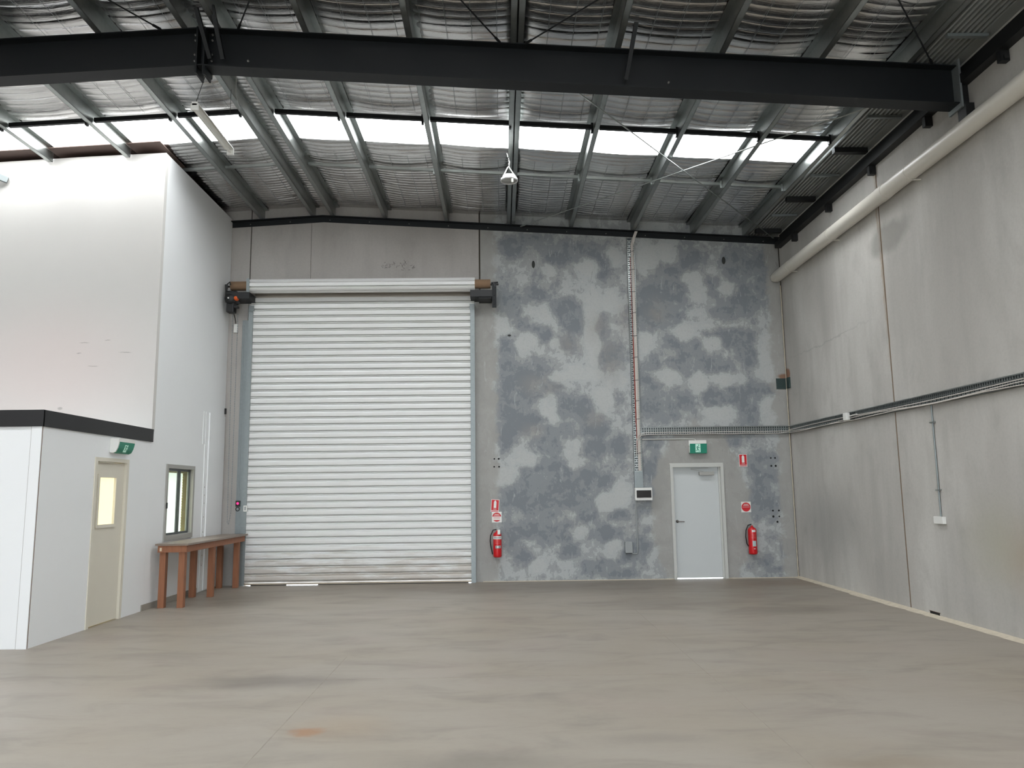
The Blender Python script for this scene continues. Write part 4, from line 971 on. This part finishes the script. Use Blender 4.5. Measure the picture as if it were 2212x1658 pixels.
def ext_sign(x, z, rot, label):
    t = thing('location_sign', label, 'sign', (x, D-.002, z))
    def tr(mb):
        c, s_ = math.cos(rot), math.sin(rot)
        mb.v = [(x+(a-x)*c-(b_-z)*s_, yq, z+(a-x)*s_+(b_-z)*c) for a, yq, b_ in mb.v]; return mb
    tr(MB().box(x-.076, x+.076, D-.003, D-.001, z-.118, z+.118)).build('sign_plate', white_p, t)
    tr(MB().box(x-.068, x+.068, D-.0045, D-.003, z-.085, z+.110).box(x-.068, x+.068, D-.0045, D-.003, z-.110, z-.096)).build('red_field', red_sign, t)
    m = MB().prism([(x-.024, z-.04), (x+.024, z-.04), (x+.024, z+.072), (x+.014, z+.085), (x+.010, z+.098), (x-.010, z+.098), (x-.014, z+.085), (x-.024, z+.072)], 'y', D-.006, D-.0045)
    tr(m).build('extinguisher_symbol', white_p, t)
    tr(MB().box(x-.03, x+.03, D-.0055, D-.0045, z-.066, z-.059)).build('text_line', white_p, t)
ext_sign(4.61, 2.19, 0, 'red and white fire extinguisher location sign high right of the exit door')
ext_sign(-.128, 1.395, -.07, 'slightly tilted red extinguisher location sign beside the roller door')
def id_sign(x, z, label, band):
    t = thing('identification_sign', label, 'sign', (x, D-.002, z))
    MB().box(x-.092, x+.092, D-.005, D-.003, z-.098, z+.098).build('sign_plate', white_p, t)
    MB().disc((x, D-.006, z), .085, 'y', 32, .002).build('red_disc', red_sign, t)
    mb = MB()
    if band:
        mb.box(x-.084, x+.084, D-.0085, D-.007, z-.055, z+.01)
    else:
        mb.box(x-.07, x+.07, D-.0085, D-.007, z-.004, z+.001)
    for k, w in enumerate((.035, .05, .055)): mb.box(x-w, x+w, D-.0085, D-.007, z+.052-k*.014, z+.057-k*.014)
    mb.build('text_line', white_p, t)
    if band:
        mb = MB()
        for k in range(3): mb.box(x-.06, x+.06, D-.0095, D-.0085, z-.006-k*.014, z-.002-k*.014)
        mb.build('fine_print', red_sign, t)
id_sign(4.618, 1.313, 'square sign with solid red disc above the right fire extinguisher', False)
id_sign(-.098, 1.185, 'square sign with red and white disc above the left fire extinguisher', True)

# ================================================================== FIRE EXTINGUISHERS
def extinguisher(x, zb, H, R_, label, kind):
    yc = D-R_-.035
    t = thing('fire_extinguisher', label, 'fire extinguisher', (x, yc, zb))
    prof = [(0, .006), (R_*.8, .0), (R_*.97, .015), (R_, .03), (R_, H-.06), (R_*.93, H-.035), (R_*.65, H-.012), (R_*.3, H), (R_*.28, H+.03), (0, H+.03)]
    MB().lathe(prof, (x, yc, zb), 28).build('cylinder', red, t)
    MB().lathe([(R_+.001, H*.27), (R_+.003, H*.275), (R_+.003, H*.285), (R_+.001, H*.29)], (x, yc, zb), 28).build('seam', red, t)
    MB().cbox(x-.018, x+.018, yc-.018, yc+.018, zb+H+.02, zb+H+.07, .004).build('valve', alum, t)
    mb = MB().bar((x-.02, yc-.01, zb+H+.055), (x+.085, yc-.03, zb+H+.025), .02, .006).bar((x-.015, yc-.01, zb+H+.075), (x+.05, yc-.03, zb+H+.10), .018, .006); mb.build('lever', alum if kind else galv_dull, t)
    MB().tube([(x-.015, yc-.02, zb+H+.05), (x-R_-.0, yc-.03, zb+H+.035), (x-R_-.045, yc-.03, zb+H-.06), (x-R_-.055, yc-.03, zb+H*.65), (x-R_-.04, yc-.03, zb+H*.4), (x-R_-.012, yc-.03, zb+(.30 if kind else .12)*H)], .011, 8).build('hose', black_p, t)
    def patch(a0, a1, z0, z1, nm, m_, off=.0015):
        n = 10; pr = [(x+(R_+off)*math.sin(a0+(a1-a0)*k/n), yc-(R_+off)*math.cos(a0+(a1-a0)*k/n)) for k in range(n+1)]
        MB().strip(pr, 'z', z0, z1, smooth=True).build(nm, m_, t, fix=False)
    if kind:   # right one
        patch(-.35, .55, zb+H*.82, zb+H*.90, 'label_plate', white_p)
        patch(-.30, .55, zb+H*.30, zb+H*.50, 'instruction_label', mat('pale_blue_label', (176, 196, 196), .5), .002)
        for k in range(4): patch(-.5, .5, zb+H*(.74-.045*k), zb+H*(.752-.045*k), 'text_line', mat('faded_pink_print', (222, 120, 116), .5), .002)
        patch(-.1, .3, zb+H*.20, zb+H*.225, 'sticker', white_p, .002)
    else:
        patch(-1.3, 1.3, zb+H*.72, zb+H*.84, 'label_band', white_p)
        patch(-.9, .9, zb+H*.755, zb+H*.80, 'print_band', mat('grey_print', (168, 160, 166), .5), .0022)
        patch(-.5, .9, zb+H*.36, zb+H*.47, 'class_label', grey_p, .002)
        patch(-.05, .25, zb+H*.375, zb+H*.455, 'class_symbol', white_p, .0026)
        for k in range(4): patch(-.6, .7, zb+H*(.68-.045*k), zb+H*(.692-.045*k), 'text_line', mat('faded_pink_print_b', (226, 110, 106), .5), .002)
        MB().cbox(x+.005, x+.055, yc-R_-.012, yc-R_-.004, zb+H-.04, zb+H+.045, .002).build('service_tag', white_p, t)
    MB().box(x-.03, x+.03, yc+R_*.6, D-.001, zb+H*.55, zb+H*.6).box(x-.015, x+.015, yc, D-.001, zb+H+.035, zb+H+.05).build('wall_hook', galv_dull, t)
extinguisher(4.672, .445, .50, .078, 'red fire extinguisher with pale label right of the exit door', 1)
extinguisher(-.090, .455, .46, .078, 'red fire extinguisher with white band between roller door and patchy wall', 0)

# ================================================================== WORKBENCH
wt = thing('workbench', 'long timber bench on brown legs under the office window', 'bench', (-4.95, 13.2, 0))
bx0, bx1, by0, by1, bz = XL+.066, -4.70, 11.78, 14.52, .945
MB().cbox(bx0, bx1, by0, by1, bz-.03, bz, .003).build('table_top', worktop_m, wt)
MB().box(bx0+.03, bx1-.03, by0+.03, by0+.07, bz-.13, bz-.03).build('apron', timber, wt)
MB().box(bx0+.03, bx1-.03, by1-.12, by1-.08, bz-.13, bz-.03).build('apron', timber, wt)
MB().box(bx1-.07, bx1-.03, by0+.07, by1-.12, bz-.13, bz-.03).build('apron', timber, wt)
lg = MB().cbox(-.045, .045, -.045, .045, 0, bz-.03, .003).build('leg', timber, wt)
spots = [(bx0+.09, 11.90), (bx1-.115, 11.90), (bx0+.08, 13.07), (bx1-.12, 13.09), (bx0+.08, 14.28), (bx1-.12, 14.30)]
lg.location = (spots[0][0], spots[0][1], 0)
for x, y in spots[1:]:
    c = lg.copy(); COL.objects.link(c); c.location = (x, y, 0)
MB().cbox(bx0+.06, bx0+.09, by0-.002+.03, by0+.03, bz-.11, bz-.06, .002).build('price_tag', mat('pale_sticker', (220, 206, 180), .6), wt)

# ================================================================== LAMPS
hb = thing('pendant_lamp', 'round high-bay pendant lamp hanging by the doubled purlin', 'lamp', (.165, 11.5, 6.5))
hx, hy, hz = .167, 11.5, 6.50
alu_b = mat('bright_cast_aluminium', (214, 214, 214), .35, .55)
MB().lathe([(0, .085), (.055, .085), (.06, .06), (.085, .045), (.09, .025), (.13, .015), (.137, -.005), (.137, -.025), (.125, -.028), (.12, -.01)], (hx, hy, hz), 32).build('housing', alu_b, hb)
fin = MB()
for k in range(18):
    a = 2*PI*k/18; fin.bar((hx+.04*math.cos(a), hy+.04*math.sin(a), hz+.07), (hx+.10*math.cos(a), hy+.10*math.sin(a), hz+.045), .004, .04)
fin.build('cooling_fins', alu_b, hb)['kind'] = 'stuff'
MB().lathe([(0, -.016), (.12, -.016), (.12, -.012), (0, -.012)], (hx, hy, hz), 32).build('lens', lens_m, hb)
MB().tube([(hx-.128, hy, hz+.02), (hx-.10, hy, hz+.04), (hx-.02, hy, hz+.20), (hx, hy, hz+.22)], .009, 8).tube([(hx+.128, hy, hz+.01), (hx+.08, hy, hz+.08), (hx+.01, hy, hz+.19), (hx, hy, hz+.22)], .009, 8).build('bail', white_p, hb)
ch = MB()
for k in range(7):
    z = hz+.22+.028*k; ch.bar((hx, hy, z), (hx, hy, z+.026), .018 if k % 2 else .006, .006 if k % 2 else .018, (0, 1, 0))
ch.build('chain', alu_b, hb)
MB().tube([(hx+.0, hy, hz+.22), (hx+.012, hy+.01, hz+.30), (hx-.01, hy, hz+.37), (hx-.03, hy, line(hx)+.06)], .007, 6).build('supply_lead', white_p, hb)
MB().cbox(hx+.03, hx+.065, hy-.13, hy-.10, hz-.09, hz-.03, .005).build('sensor', white_p, hb)
MB().box(hx-.025, hx+.025, hy-.02, hy+.02, line(hx)-.012, line(hx)-.0005).build('hook_plate', galv, hb)
# fluorescent batten
bt = thing('fluorescent_batten', 'bare white fluorescent batten hanging from the ridge by wires', 'lamp', (-3.6, 9.1, 6.2))
bxc = -3.60; b0, b1, bz_ = 8.62, 9.86, 6.235
MB().cbox(bxc-.035, bxc+.035, b0, b1, bz_, bz_+.05, .006).build('housing', white_p, bt)
MB().cbox(bxc-.045, bxc+.045, b0, b0+.03, bz_-.055, bz_+.03, .004).build('lamp_holder', white_p, bt)
MB().cbox(bxc-.045, bxc+.045, b1-.03, b1, bz_-.055, bz_+.03, .004).build('lamp_holder', white_p, bt)
MB().tube([(bxc, b0+.03, bz_-.03), (bxc, b1-.03, bz_-.03)], .014, 12).build('tube', white_p, bt)
MB().prism([(bxc-.06, bz_+.0), (bxc-.03, bz_+.045), (bxc+.03, bz_+.045), (bxc+.06, bz_+.0), (bxc+.03, bz_+.03), (bxc-.03, bz_+.03)], 'y', b0+.04, b1-.04).build('reflector', white_p, bt)
MB().tube([(bxc+.01, b0+.02, bz_+.05), (RX-.02, BY1-.0, line(RX)-DEP-.02)], .004, 6).build('hanging_wire', black_steel, bt)
MB().tube([(bxc, b1-.08, bz_+.05), (bxc+.0, b1-.08, line(-3.6)+.0)], .003, 6).build('hanging_wire', black_steel, bt)
MB().tube([(-3.25, 9.05, line(-3.25)-.03), (-3.30, 9.12, line(-3.3)-.12), (-3.36, 9.3, 6.75), (-3.37, 9.5, 6.62)], .006, 6).build('loose_lead', grey_p, bt)
